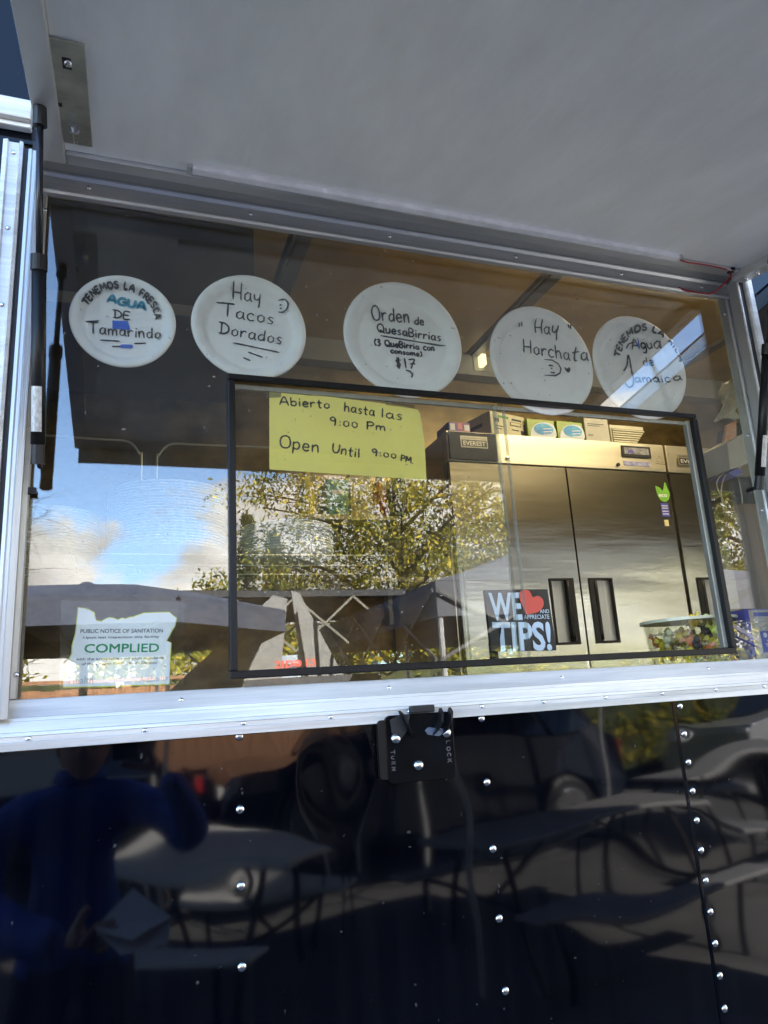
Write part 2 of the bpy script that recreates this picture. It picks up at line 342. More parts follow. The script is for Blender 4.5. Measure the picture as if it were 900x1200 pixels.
def type_text(name, s, a, b, h, y, m, parent, bold=0, dup=0):
    """printed lettering from the built-in font fitted to baseline a-b, cap height h"""
    cu = bpy.data.curves.new(name, 'FONT'); cu.body = s; cu.offset = bold; cu.resolution_u = 3; cu.extrude = 0
    t = bpy.data.objects.new(name, cu); COL.objects.link(t)
    bpy.context.view_layer.update()
    me = bpy.data.meshes.new_from_object(t.evaluated_get(bpy.context.evaluated_depsgraph_get()))
    COL.objects.unlink(t); bpy.data.objects.remove(t)
    co = np.empty(len(me.vertices)*3); me.vertices.foreach_get('co', co); co = co.reshape(-1, 3)
    x0, x1 = co[:,0].min(), co[:,0].max(); caph = .69
    a = np.array(a); b = np.array(b); d = b-a; L = np.linalg.norm(d); d = d/L; u = np.array((-d[1], d[0]))
    X = (co[:,0]-x0)/(x1-x0)*L; Y_ = co[:,1]/caph*h
    p = a[None]+X[:,None]*d[None]+Y_[:,None]*u[None]
    co = np.stack([p[:,0], np.full(len(p), y), p[:,1]], 1)
    me.vertices.foreach_set('co', co.ravel()); me.materials.clear(); me.materials.append(m); me.update()
    if dup:      # heavier strokes: the same letters laid over themselves a hair apart
        bm = bmesh.new(); bm.from_mesh(me); n0 = bm.faces[:]
        for k, (ddx, ddz) in enumerate(((dup, 0), (0, dup), (dup, dup))):
            r_ = bmesh.ops.duplicate(bm, geom=n0); bmesh.ops.translate(bm, verts=[e for e in r_['geom'] if isinstance(e, bmesh.types.BMVert)], vec=(ddx, -.00002*(k+1), ddz))
        bm.to_mesh(me); bm.free()
    return link(name, me, parent)
# ---- traced positions of the handwriting and signs, metres in the plane of the glass (x, z)
P1 = [('a', 'TENEMOS LA FRESCA', [(-0.0707, 2.2454), (-0.0615, 2.2623), (-0.0486, 2.2747), (-0.0333, 2.2816), (-0.0176, 2.2844), (-0.0017, 2.2813), (0.0122, 2.2751), (0.0238, 2.266), (0.0321, 2.2536), (0.0363, 2.2368)], 0.0085), ('t', 'AGUA', (-0.0404, 2.2586), (0.0195, 2.2514), 0.0137), ('t', 'DE', (-0.0296, 2.2311), (-0.0046, 2.2309), 0.0136), ('t', 'Tamarindo', (-0.0668, 2.1981), (0.0451, 2.2005), 0.0199), ('l', [(-0.0718, 2.218), (-0.0524, 2.2225)]), ('l', [(-0.0491, 2.1879), (-0.0196, 2.1892)]), ('l', [(0.0039, 2.1874), (0.0218, 2.1902)]), ('l', [(-0.0303, 2.1785), (-0.0171, 2.1799)]), ('f', 'blue', [(-0.0316, 2.2256), (-0.0072, 2.2274), (-0.0034, 2.2116), (-0.0312, 2.2101)]), ('f', 'blue', [(-0.0183, 2.1819), (-0.0161, 2.1836), (-0.0006, 2.1849), (0.0017, 2.1828), (0.0011, 2.1794), (-0.0015, 2.178), (-0.017, 2.1768)])]
P2 = [('t', 'Hay', (0.1665, 2.2923), (0.2152, 2.2916), 0.0269), ('t', 'Tacos', (0.1471, 2.2572), (0.2377, 2.2507), 0.0243), ('t', 'Dorados', (0.1431, 2.2227), (0.2514, 2.2138), 0.022), ('l', [(0.1665, 2.2071), (0.2079, 2.2024), (0.247, 2.1976)]), ('l', [(0.1923, 2.1922), (0.2174, 2.185)]), ('l', [(0.1845, 2.1805), (0.1951, 2.1765)]), ('l', [(0.1383, 2.2809), (0.1677, 2.2834)]), ('l', [(0.2468, 2.2959), (0.2576, 2.2973), (0.2633, 2.2898), (0.2612, 2.2806), (0.2557, 2.2769), (0.2477, 2.2774)]), ('l', [(0.2498, 2.2886), (0.2519, 2.2883)]), ('l', [(0.2505, 2.2836), (0.2524, 2.2833)])]
P3 = [('t', 'Orden', (0.4274, 2.2843), (0.5022, 2.2875), 0.0296), ('t', 'de', (0.5134, 2.2857), (0.5327, 2.2859), 0.0165), ('t', 'QuesaBirrias', (0.4362, 2.2609), (0.5653, 2.2555), 0.0173), ('l', [(0.4422, 2.2531), (0.5025, 2.2496), (0.5729, 2.2457)]), ('t', '(3 QueBirria con', (0.4287, 2.2321), (0.5501, 2.2333), 0.0128), ('t', 'consome)', (0.4601, 2.2196), (0.5229, 2.2186), 0.0103), ('t', '$17', (0.4685, 2.1909), (0.5088, 2.1922), 0.0194), ('l', [(0.489, 2.1869), (0.4978, 2.1851)]), ('l', [(0.497, 2.1826), (0.501, 2.1806), (0.4984, 2.1731)])]
P4 = [('l', [(0.7423, 2.3138), (0.7451, 2.308)]), ('l', [(0.7484, 2.3165), (0.7517, 2.3108)]), ('l', [(0.8548, 2.3213), (0.8567, 2.3136)]), ('l', [(0.8616, 2.3204), (0.8595, 2.3116)]), ('t', 'Hay', (0.7818, 2.2996), (0.8339, 2.3001), 0.0285), ('t', 'Horchata', (0.7486, 2.2517), (0.8929, 2.2435), 0.0292), ('l', [(0.7961, 2.2408), (0.8137, 2.2415), (0.8274, 2.2346), (0.8325, 2.2241), (0.829, 2.2142), (0.8178, 2.2071), (0.7916, 2.2059)]), ('l', [(0.8046, 2.2282), (0.8106, 2.2294), (0.8142, 2.2281)]), ('l', [(0.8083, 2.2228), (0.8112, 2.2226)]), ('l', [(0.807, 2.2134), (0.8113, 2.213), (0.8158, 2.2137)]), ('f', 'ink', [(0.8405, 2.2271), (0.8443, 2.2286), (0.8474, 2.2256), (0.8528, 2.23), (0.8559, 2.2264), (0.8545, 2.2208), (0.8497, 2.2162), (0.8445, 2.2198)])]
P5 = [('a', 'TENEMOS LA RICA', [(0.9836, 2.2656), (0.9913, 2.2834), (1.0035, 2.3027), (1.0203, 2.3198), (1.0401, 2.3305), (1.0609, 2.334), (1.0785, 2.3302), (1.0953, 2.3212), (1.1114, 2.3083), (1.1232, 2.2941), (1.1305, 2.2784), (1.1322, 2.2658)], 0.0125), ('t', 'Agua', (1.0209, 2.2884), (1.0952, 2.2984), 0.0251), ('t', 'de', (1.0444, 2.2526), (1.0718, 2.2554), 0.0201), ('l', [(0.9893, 2.2344), (1.0003, 2.2489), (1.0077, 2.2738), (1.0103, 2.2499), (1.0089, 2.2303)]), ('l', [(0.9892, 2.2057), (0.9964, 2.1977), (1.0075, 2.2039), (1.0122, 2.2218), (1.0083, 2.2497)]), ('t', 'amaica', (1.0154, 2.2109), (1.13, 2.2221), 0.0179), ('f', 'blue', [(1.039, 2.3176), (1.0406, 2.3171), (1.042, 2.2955), (1.0385, 2.2915), (1.0373, 2.3029)]), ('l', [(1.0051, 2.2885), (1.0138, 2.3002), (1.0298, 2.3057)])]
PAPER = [('t', 'Abierto', (0.2449, 2.0964), (0.3343, 2.096), 0.0157), ('t', 'hasta', (0.3618, 2.0932), (0.418, 2.0882), 0.0169), ('t', 'las', (0.4313, 2.0869), (0.4718, 2.0836), 0.0175), ('t', '9:00 Pm', (0.3348, 2.0648), (0.4373, 2.0604), 0.015), ('t', 'Open', (0.243, 2.0185), (0.311, 2.0115), 0.0217), ('t', 'Until', (0.3362, 2.014), (0.3852, 2.0063), 0.0178), ('t', '9:00', (0.4097, 2.0117), (0.455, 2.0089), 0.0136), ('t', 'PM.', (0.4643, 2.0048), (0.4873, 2.0007), 0.0114)]
PAPERQ = [(0.2243, 1.9776), (0.5115, 1.9707), (0.5135, 2.0452), (0.509, 2.0997), (0.5051, 2.1066), (0.4758, 2.1122), (0.3463, 2.1187), (0.2274, 2.121)]
TAPES = [[(0.2194, 2.1257), (0.249, 2.1238), (0.2469, 2.1101), (0.22, 2.1064)], [(0.4409, 2.1194), (0.4995, 2.1147), (0.4983, 2.1082), (0.4411, 2.1116)], [(0.249, 2.1227), (0.3025, 2.1224), (0.3023, 2.1178), (0.2489, 2.1185)]]
OREGON = [(-0.0656, 1.7497), (-0.0573, 1.7488), (-0.0499, 1.7465), (-0.0418, 1.7418), (-0.0407, 1.7346), (-0.0389, 1.73), (-0.0325, 1.7288), (-0.0274, 1.732), (-0.0222, 1.7342), (-0.0158, 1.7333), (-0.0093, 1.7305), (-0.004, 1.7331), (0.0014, 1.7318), (0.0067, 1.7339), (0.0121, 1.7345), (0.0272, 1.7399), (0.047, 1.7404), (0.0648, 1.7403), (0.0693, 1.7362), (0.0761, 1.7307), (0.074, 1.7181), (0.0696, 1.7113), (0.0674, 1.7068), (0.062, 1.6966), (0.0687, 1.693), (0.0674, 1.6704), (0.066, 1.6313), (-0.0149, 1.6323), (-0.0802, 1.6343), (-0.0815, 1.6422), (-0.079, 1.6549), (-0.0822, 1.6593), (-0.0767, 1.6698), (-0.0721, 1.6826), (-0.072, 1.6935), (-0.0708, 1.7), (-0.0682, 1.7109), (-0.0669, 1.7285), (-0.0663, 1.7396)]
SLEEVE = [(-0.0894, 1.7603), (0.0873, 1.7553), (0.0865, 1.6158), (-0.0849, 1.6255)]
PLTXT = [('t', 'PUBLIC NOTICE OF SANITATION', (-0.0606, 1.7115), (0.0552, 1.7089), 0.0057), ('t', 'Upon last inspection this facility', (-0.0568, 1.7034), (0.0498, 1.7013), 0.0033), ('t', 'COMPLIED', (-0.0544, 1.6827), (0.0496, 1.6801), 0.0123), ('t', 'with the acceptable sanitation standards', (-0.0656, 1.6723), (0.0568, 1.6694), 0.0037), ('t', 'of the Oregon Public Health Division', (-0.0572, 1.665), (0.0477, 1.6626), 0.0037), ('t', 'Health', (-0.0734, 1.6397), (-0.0409, 1.6386), 0.0098), ('t', 'Authority', (0.0228, 1.6368), (0.0638, 1.6369), 0.0088)]
TIPSQ = [(0.6301, 1.6611), (0.7672, 1.6583), (0.7626, 1.7745), (0.6273, 1.7739)]
TIPS = [('t', 'WE', (0.6339, 1.7192), (0.7004, 1.7191), 0.0477), ('t', 'AND', (0.7392, 1.7285), (0.7595, 1.7285), 0.0069), ('t', 'APPRECIATE', (0.704, 1.7183), (0.7583, 1.7175), 0.0079), ('t', 'TIPS!', (0.6347, 1.6639), (0.7566, 1.6608), 0.0491), ('f', 'heart', [(0.7084, 1.7266), (0.7041, 1.7379), (0.6988, 1.7529), (0.698, 1.763), (0.7023, 1.7704), (0.7112, 1.7729), (0.7209, 1.7702), (0.7266, 1.7588), (0.737, 1.7612), (0.7465, 1.756), (0.7488, 1.7471), (0.7448, 1.7384), (0.7347, 1.731), (0.7228, 1.7281)])]
FRBADGE = [(1.2202, 2.5018), (1.3496, 2.5059), (1.3521, 2.5508), (1.2266, 2.5473)]
# ================================================================ THE SETTING
def ground():
    bm = B(); box(bm, -300, 300, -300, 300, -.5, 0)
    o = obj('ground', bm, mat('asphalt', (.095,.093,.09), .85, 0, var=.35, nscale=1.3, bump=.004, bscale=60), None); tag(o, kind='structure')
ground()
# ================================================================ FOOD TRAILER
TR = empty('food_trailer', (.5, -.05, 0), 'glossy black food trailer with a wide framed serving window under a raised hatch', 'food trailer')
def dome_mesh(name, r, h, m, rings=3, seg=10):
    """rivet or screw head facing -y, origin at its base"""
    bm = B(); prof = [(r, 0)] + [(r*math.cos(a), -h*math.sin(a)) for a in [math.pi/2*k/rings for k in range(1, rings)]] + [(r*.05, -h)]
    lathe(bm, prof, (0,0,0), 'y', seg); bmesh.ops.recalc_face_normals(bm, faces=bm.faces[:])
    me = bpy.data.meshes.new(name); bm.to_mesh(me); bm.free(); me.materials.append(m); me.polygons.foreach_set('use_smooth', [True]*len(me.polygons)); return me
RIV = dome_mesh('rivet', .0062, .0034, CHROME, 4, 14); SCR = dome_mesh('screw', .0042, .0022, CHROME)
BOLT = dome_mesh('bolt', .0085, .007, CHROME, 5, 16)

# black skin below the window: real sheet metal, dished round the latch bracket and quilted by the rivets
rivL = [(.160, 1.552-.0987*k) for k in range(8)]; rivM = [(.5475, 1.551-.0977*k) for k in range(8)]
rivR = []
for k in range(15): rivR.append((.9435-.0004*k, 1.5455-.0478*k))
def skin(x, z):
    d = 0.0
    d += .0034*np.exp(-(((x-.43)/.13)**2+((z-1.50)/.075)**2))*1.0
    d -= .0030*np.exp(-(((x-.30)/.05)**2+((z-1.475)/.06)**2))
    d += .0016*np.exp(-(((x-.235)/.03)**2+((z-1.50)/.05)**2))
    d += .0006*np.exp(-(((x-.52)/.05)**2+((z-1.42)/.06)**2))
    d += .0020*np.exp(-(((x-1.07)/.12)**2+((z-1.50)/.05)**2))
    d += .0017*np.sin(x*6.1+1.6*np.sin(z*7)+.6)*np.sin(z*11.3+.7+.8*np.sin(x*3.1))+.0009*np.sin(x*13.3+z*6+2)*np.cos(z*17.1+1.5*np.sin(x*4))
    d += .0012*np.sin(z*6.2+x*1.3+.5)+.00035*np.sin(z*41+3*np.sin(x*5))*np.sin(x*9+z*7)
    for rx, rz in rivL+rivM+rivR:
        d -= .00022*np.exp(-(((x-rx)**2+(z-rz)**2)/.013**2))
    return -d*.36
def sheet(name, xs, zs, y0, parent):
    X, Z_ = np.meshgrid(xs, zs, indexing='ij'); Yv = y0 + skin(X, Z_)*((X > -.6)&(X < 2.2))
    v = np.stack([X, Yv, Z_], -1).reshape(-1, 3); nx, nz = X.shape
    i = np.arange(nx*nz).reshape(nx, nz)
    f = np.stack([i[:-1,:-1], i[1:,:-1], i[1:,1:], i[:-1,1:]], -1).reshape(-1, 4)
    me = bpy.data.meshes.new(name); me.from_pydata(v.tolist(), [], f.tolist()); me.materials.append(BLACK)
    me.polygons.foreach_set('use_smooth', [True]*len(me.polygons))
    o = link(name, me, parent)
    s = o.modifiers.new('thick', 'SOLIDIFY'); s.thickness = .0009; s.offset = -1
    return o
zs = np.concatenate([np.arange(.42, .9, .04), np.arange(.9, 1.562, .006)])
pL = sheet('wall_panel', np.concatenate([np.arange(-2.6, -.32, .06), np.arange(-.3, .946, .006)]), zs, -.050, TR)
pR = sheet('wall_panel', np.concatenate([np.arange(.9285, 1.9, .006), np.arange(1.9, 4.2, .06)]), zs, -.0512, TR)
for i, (x, z) in enumerate(rivL+rivM):
    link('rivet', RIV, pL, (x, -.0505+float(skin(np.array(x), np.array(z))), z))
for x, z in rivR: link('rivet', RIV, pR, (x, -.0517+float(skin(np.array(x), np.array(z))), z))
bm = B(); box(bm, -2.6, 4.2, -.05, -.045, 2.485, 3.56); obj('wall_panel', bm, BLACK, TR)
bm = B(); box(bm, -2.6, -.199, -.05, -.045, 1.562, 2.485); pl_ = obj('wall_panel', bm, BLACK, TR)
bm = B(); box(bm, 1.308, 1.395, -.05, -.045, 1.562, 2.485); obj('wall_panel', bm, BLACK, TR)
bm = B(); box(bm, 3.70, 4.2, -.05, -.045, 1.562, 2.485); obj('wall_panel', bm, BLACK, TR)
bm = B(); box(bm, -2.6, -.160, -.075, -.0505, 2.512, 2.548); box(bm, -2.6, -.160, -.066, -.051, 2.503, 2.5115); obj('drip_rail', bm, WHITE, TR, bevel=.003)
# body behind the skin
bm = B(); box(bm, -2.6, 4.2, -.045, 2.1, 3.5, 3.56); obj('roof', bm, ALU, TR)
bm = B(); box(bm, -2.6, 4.2, -.045, 2.1, .46, .54); obj('trailer_floor', bm, mat('floor_sheet', (.2,.2,.19), .5, .2, nscale=6), TR)
bm = B(); box(bm, -2.6, -2.55, -.045, 2.1, .54, 3.5); obj('end_wall', bm, BLACK, TR)
bm = B(); box(bm, 4.15, 4.2, -.045, 2.1, .54, 3.5); obj('end_wall', bm, BLACK, TR)
bm = B(); box(bm, -2.55, 4.15, 2.05, 2.1, .54, 3.5); obj('back_wall', bm, mat('back_wall_steel', (.24,.18,.085), .36, .5, var=.55, nscale=5, bump=.001, bscale=14, stretch=(1,1,1.5)), TR)
for x0, x1, z0, z1 in ((-2.55,-.205,1.56,2.485), (1.31,1.4,1.56,2.485), (3.7,4.15,1.56,2.485), (-2.55,4.15,2.485,3.5), (-2.55,4.15,.54,1.555)):
    bm = B(); box(bm, x0, x1, -.044, .006, z0, z1); obj('inner_lining', bm, WALLI, TR)
# wheels under the trailer
for x in (2.4, 3.2):
    bm = B(); lathe(bm, [(.34,-.1),(.37,-.07),(.37,.07),(.34,.1)], (x,.12,.37), 'y', 32); wq = obj('wheel', bm, GASK, TR, smooth=False)
    bm = B(); lathe(bm, [(.22,-.108),(.2,-.09),(.06,-.10)], (x,.12,.37), 'y', 24); obj('rim', bm, ALU, wq)
# ceiling: sheets with dark seams running front to back
seam_x = [-1.9, -.7, .56, 1.66, 2.9]
xs_ = [-2.55]+seam_x+[4.15]
for i in range(len(xs_)-1):
    bm = B(); box(bm, xs_[i]+.012, xs_[i+1]-.012, .01, 2.04, 3.30, 3.33); obj('ceiling_panel', bm, CEIL, TR)
for x in seam_x:
    bm = B(); box(bm, x-.011, x+.011, .01, 2.04, 3.325, 3.34); obj('ceiling_seam', bm, GASK, TR)
    bm = B(); box(bm, x+.02, x+.075, .01, 2.04, 3.285, 3.299); obj('seam_cover', bm, mat('seam_grey', (.20,.19,.16), .4, .4), TR)
bm = B(); box(bm, -2.55, 4.15, 1.97, 2.048, 3.18, 3.298); obj('cornice', bm, mat('cornice_grey', (.34,.34,.32), .4, .3), TR)

HD = empty('added_dark_box', (-.9,1.5,2.9)); HD.parent = TR; HD.location = Vector((-.9,1.5,2.9))-Vector(TR.location)  # dark box added under the ceiling to make its left end look darker
DARKBOXM = mat('dark_box_steel', (.12,.115,.10), .32, .7, var=.3, nscale=3)
bm = B(); box(bm, -2.4, .415, 1.2, 2.0, 2.93, 3.295); obj('dark_box_body', bm, DARKBOXM, HD, bevel=.004)
bm = B(); box(bm, -2.4, .419, 1.192, 1.1995, 2.905, 2.945); obj('dark_box_lip', bm, MATS['cornice_grey'], HD, bevel=.002)

# ---- window surround
WF = empty('window_surround', (.5,-.06,2.0)); WF.parent = TR; WF.location = Vector((.5,-.06,2.0))-Vector(TR.location)
def wf(name, bm, m, **k): return obj(name, bm, m, WF, **k)
# sill extrusion in section (y,z): stepped face with shallow ribs
sill = [(.004,1.6215),(-.022,1.620),(-.024,1.6165),(-.027,1.6165),(-.036,1.597),(-.040,1.5965),(-.041,1.592),(-.047,1.5915),(-.050,1.5785),(-.0575,1.5775),(-.0585,1.5735),(-.0565,1.5725),(-.0565,1.5665),(-.0605,1.5655),(-.0605,1.5555),(-.047,1.5555),(-.040,1.565),(.004,1.565)]
bm = B(); prism_yz(bm, sill, -.62, 1.33); s_ = wf('sill', bm, WHITE)
for px in (.030, -.115, .165, -.235, .295, .422, .5475, .662, .785, .905, 1.025, 1.14, 1.255):
    z = 1.5695; link('screw', SCR, WF, (px, -.0565, z))
for px in (.08, .40, .72, 1.04): link('screw', SCR, WF, (px, -.030, 1.607))
# head of the frame: lip, soffit
bm = B(); prism_yz(bm, [(.0,2.431),(-.010,2.4315),(-.012,2.436),(-.009,2.444),(-.009,2.463),(-.013,2.468),(-.013,2.472),(.0,2.472)], -.157, 1.30); h_ = wf('head_retainer', bm, ALU)
for x in (-.075, .196, .463, .74, 1.0, 1.22): link('screw', SCR, WF, (x, -.009, 2.453))
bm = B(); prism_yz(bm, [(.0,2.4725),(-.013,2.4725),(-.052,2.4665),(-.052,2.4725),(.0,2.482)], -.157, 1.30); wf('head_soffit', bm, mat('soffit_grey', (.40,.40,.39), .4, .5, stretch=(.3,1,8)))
bm = B(); box(bm, -.157, 1.30, -.056, -.0525, 2.4665, 2.486); wf('hinge_gasket', bm, GASK)
# left upright
bm = B(); prism = [(-.141,.0),(-.141,-.004),(-.1475,-.006),(-.1475,.0)]
def prism_xy(bm, pts, z0, z1):
    a = [bm.verts.new((x, y, z0)) for x, y in pts]; b = [bm.verts.new((x, y, z1)) for x, y in pts]
    bm.faces.new(a); bm.faces.new(b[::-1]); n = len(pts)
    for i in range(n): bm.faces.new((a[i], b[i], b[(i+1)%n], a[(i+1)%n]))
    return bm
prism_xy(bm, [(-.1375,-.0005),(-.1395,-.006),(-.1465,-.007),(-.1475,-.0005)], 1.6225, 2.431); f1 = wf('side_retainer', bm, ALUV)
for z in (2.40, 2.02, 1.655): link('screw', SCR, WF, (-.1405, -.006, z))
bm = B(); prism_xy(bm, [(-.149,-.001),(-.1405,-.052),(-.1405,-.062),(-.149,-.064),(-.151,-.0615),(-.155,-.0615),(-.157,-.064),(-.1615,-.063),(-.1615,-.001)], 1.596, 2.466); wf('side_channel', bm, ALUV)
bm = B(); box(bm, -.1685, -.162, -.058, -.046, 1.60, 2.47); wf('side_gasket', bm, GASK)
bm = B(); prism_xy(bm, [(-.169,-.066),(-.1735,-.068),(-.176,-.062),(-.189,-.062),(-.191,-.068),(-.1975,-.066),(-.1975,-.047),(-.169,-.047)], 1.60, 2.474); f2 = wf('outer_flange', bm, WHITE)
for z in (2.455, 2.32, 2.19, 2.06, 1.93, 1.80, 1.67): link('screw', SCR, WF, (-.1825, -.062, z))
# right upright
bm = B(); prism_xy(bm, [(1.268,.0),(1.268,-.003),(1.286,-.004),(1.286,.0)], 1.6225, 2.431); f3 = wf('side_retainer', bm, FLANGE)
for z in (2.395, 2.10, 1.93, 1.76): link('screw', SCR, WF, (1.279, -.003, z))
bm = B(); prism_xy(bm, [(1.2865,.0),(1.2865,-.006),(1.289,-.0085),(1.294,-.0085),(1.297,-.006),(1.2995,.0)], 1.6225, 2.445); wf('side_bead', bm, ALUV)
bm = B(); prism_xy(bm, [(1.3000,.0),(1.274,-.053),(1.2765,-.0545),(1.306,-.003)], 1.60, 2.466); wf('side_channel', bm, mat('recess_grey', (.50,.50,.50), .42, .45, var=.1, nscale=6))
bm = B(); prism_xy(bm, [(1.2735,-.0535),(1.2735,-.0575),(1.2770,-.0575),(1.2770,-.0545)], 1.60, 2.462); wf('edge_bead', bm, WHITE)
bm = B(); box(bm, 1.2775, 1.2895, -.056, -.046, 1.60, 2.462); wf('side_gasket', bm, GASK)
bm = B(); prism_xy(bm, [(1.2900,-.047),(1.2900,-.063),(1.2935,-.066),(1.306,-.066),(1.308,-.062),(1.308,-.047)], 1.60, 2.485); wf('outer_flange', bm, WHITE)
# glass: one big pane with an opening for the service window, built as four abutting strips of one mesh
gx0, gx1, gz0, gz1 = -.1475, 1.299, 1.600, 2.445; hx0, hx1, hz0, hz1 = .158, 1.139, 1.640, 2.135
bm = B()
def pane_with_hole(bm, o, h, y0, y1):
    (a,b,c,d), (e,f,g,i) = o, h
    for y in (y0, y1):
        O = [bm.verts.new((x, y, z)) for x, z in ((a,c),(b,c),(b,d),(a,d))]; H = [bm.verts.new((x, y, z)) for x, z in ((e,g),(f,g),(f,i),(e,i))]
        for k in range(4): bm.faces.new((O[k], O[(k+1)%4], H[(k+1)%4], H[k]))
        if y == y0: O0, H0 = O, H
    for k in range(4):
        bm.faces.new((O0[k], O[k], O[(k+1)%4], O0[(k+1)%4])); bm.faces.new((H0[k], H0[(k+1)%4], H[(k+1)%4], H[k]))
pane_with_hole(bm, (gx0,gx1,gz0,gz1), (hx0,hx1,hz0,hz1), .0005, .0045)
o = obj('window_pane', bm, GLASS, TR)
# service window frame: black, mitred
SF = empty('service_window', (.65,0,1.9)); SF.parent = TR; SF.location = Vector((.65,0,1.9))-Vector(TR.location)
def rail(name, x0, x1, y0, y1, z0, z1, m=None, **k):
    bm = B(); box(bm, x0, x1, y0, y1, z0, z1); return obj(name, bm, m or BLKM, SF, **k)
rail('top_rail', .154, 1.143, -.005, .006, 2.1295, 2.1395, bevel=.0015)
rail('side_rail', .154, .1655, -.0065, .0195, 1.6465, 2.1268, bevel=.0015)
rail('side_rail', 1.1315, 1.143, -.0065, .0195, 1.6465, 2.1268, bevel=.0015)
rail('bottom_rail', .154, 1.143, -.005, .010, 1.6345, 1.6463, bevel=.0015)
rail('inner_channel', 1.1215, 1.1312, .004, .016, 1.647, 2.126, FLANGE, bevel=.001)
rail('inner_channel', .166, 1.1310, .0105, .016, 2.119, 2.1265, FLANGE)
bm = B(); box(bm, .166, .662, .006, .010, 1.6466, 2.1265); obj('sliding_pane', bm, GLASS2, SF)
bm = B(); box(bm, .6622, .6655, .004, .016, 1.6466, 2.1265); box(bm, .682, .6835, .004, .014, 1.6466, 2.1265); obj('pane_edge', bm, EDGE, SF)
bm = B(); box(bm, .561, .5635, .0112, .018, 1.6466, 1.86); box(bm, .569, .5702, .0112, .018, 1.6466, 1.86); obj('pull_strip', bm, EDGE, SF)

# ---- hatch: panel in an aluminium tube frame, hinged above the window and propped out almost flat
HT = empty('hatch', (.57,-.06,2.457)); HT.parent = TR; HT.location = Vector((.57,-.06,2.457))-Vector(TR.location)
sl = .165   # drop per metre of reach
def hz(y, off=0): return 2.457+(y+.06)*sl+off
def hbox(bm, x0, x1, y0, y1, o0, o1):
    v = [bm.verts.new((x, y, hz(y, o))) for x in (x0, x1) for y in (y0, y1) for o in (o0, o1)]
    for f in ((0,1,3,2),(4,6,7,5),(0,4,5,1),(2,3,7,6),(0,2,6,4),(1,5,7,3)): bm.faces.new([v[i] for i in f])
    return bm
def hatch(parent, X0, X1, L=.86):
    bm = B(); hbox(bm, X0+.036, X1-.034, -.06-L+.04, -.088, .004, .028); obj('hatch_panel', bm, HATCHP, parent)
    bm = B(); hbox(bm, X0, X0+.0355, -.06-L, -.060, -.006, .034); obj('side_rim', bm, mat('rim_aluminium', (.66,.66,.65), .38, .5, stretch=(1,.3,1)), parent, bevel=.002)
    bm = B(); hbox(bm, X1-.0335, X1, -.06-L, -.060, -.016, .034); o = obj('side_rim', bm, MATS['rim_aluminium'], parent, bevel=.002)
    bm = B(); hbox(bm, X0+.036, X1-.034, -.0870, -.0575, -.004, .034); obj('hinge_rim', bm, ALU, parent, bevel=.0015)
    bm = B(); hbox(bm, X0+.036, X1-.034, -.06-L, -.06-L+.0385, -.004, .034); hbox(bm, X0+.01, X1-.01, -.06-L-.006, -.06-L-.0005, -.045, .036); hbox(bm, X0+.036, X1-.034, -.06-L+.042, -.06-L+.05, -.006, .0035); obj('front_rim', bm, MATS['rim_aluminium'], parent, bevel=.001)
    bm = B(); hbox(bm, X0, X1, -.06-L-.006, -.062, .0345, .040); obj('outer_skin', bm, BLACK, parent)
    return o
rimR = hatch(HT, -.142, 1.288)
for y in (-.085, -.115): link('rivet', RIV, HT, (1.270, y, hz(y, -.016)))
# LED strip under the hatch, its red lead and grommet
a = Vector((.0853,-.1045,hz(-.1045,.0))); b = Vector((1.078,-.0935,hz(-.0935,.0)))
LED = mat('strip_diffuser', (.86,.86,.92), .25, .1, var=.1, nscale=30)
bm = B(); dx = (b-a).normalized(); obox(bm, (a+b)/2, dx, (0,1,0), (0,0,1), (b-a).length/2, .0080, .0060); led = obj('led_strip', bm, LED, HT, bevel=.002)
for e in (a, b):
    bm = B(); obox(bm, e-dx*.004*(1 if e is a else -1)*1.0, dx, (0,1,0), (0,0,1), .0035, .0078, .0042); obj('end_cap', bm, ALU, HT)
RED = mat('red_wire', (.35,.012,.02), .4)
pts = catmull([tuple(b+Vector((0,0,-.001))), (1.10,-.0915,hz(-.0915,-.006)), (1.14,-.0900,hz(-.09,-.004)), (1.19,-.088,hz(-.088,-.003)), (1.225,-.084,hz(-.084,-.003)), (1.2335,-.081,hz(-.081,-.002))], 5)
bm = B(); tube(bm, pts, .0017, 7); obj('red_wire', bm, RED, HT, smooth=True)
bm = B(); lathe(bm, [(.009,0),(.009,-.006),(.003,-.007)], (1.2345,-.081,hz(-.081,.002)), 'z', 12); obj('grommet', bm, GASK, HT)
pts = catmull([(1.236,-.080,hz(-.08,-.003)), (1.245,-.066,2.446), (1.243,-.046,2.440), (1.225,-.03,2.425), (1.195,-.02,2.428), (1.165,-.014,2.434), (1.150,-.011,2.440)], 6)
bm = B(); tube(bm, pts, .0019, 7); obj('red_wire', bm, RED, HT, smooth=True)
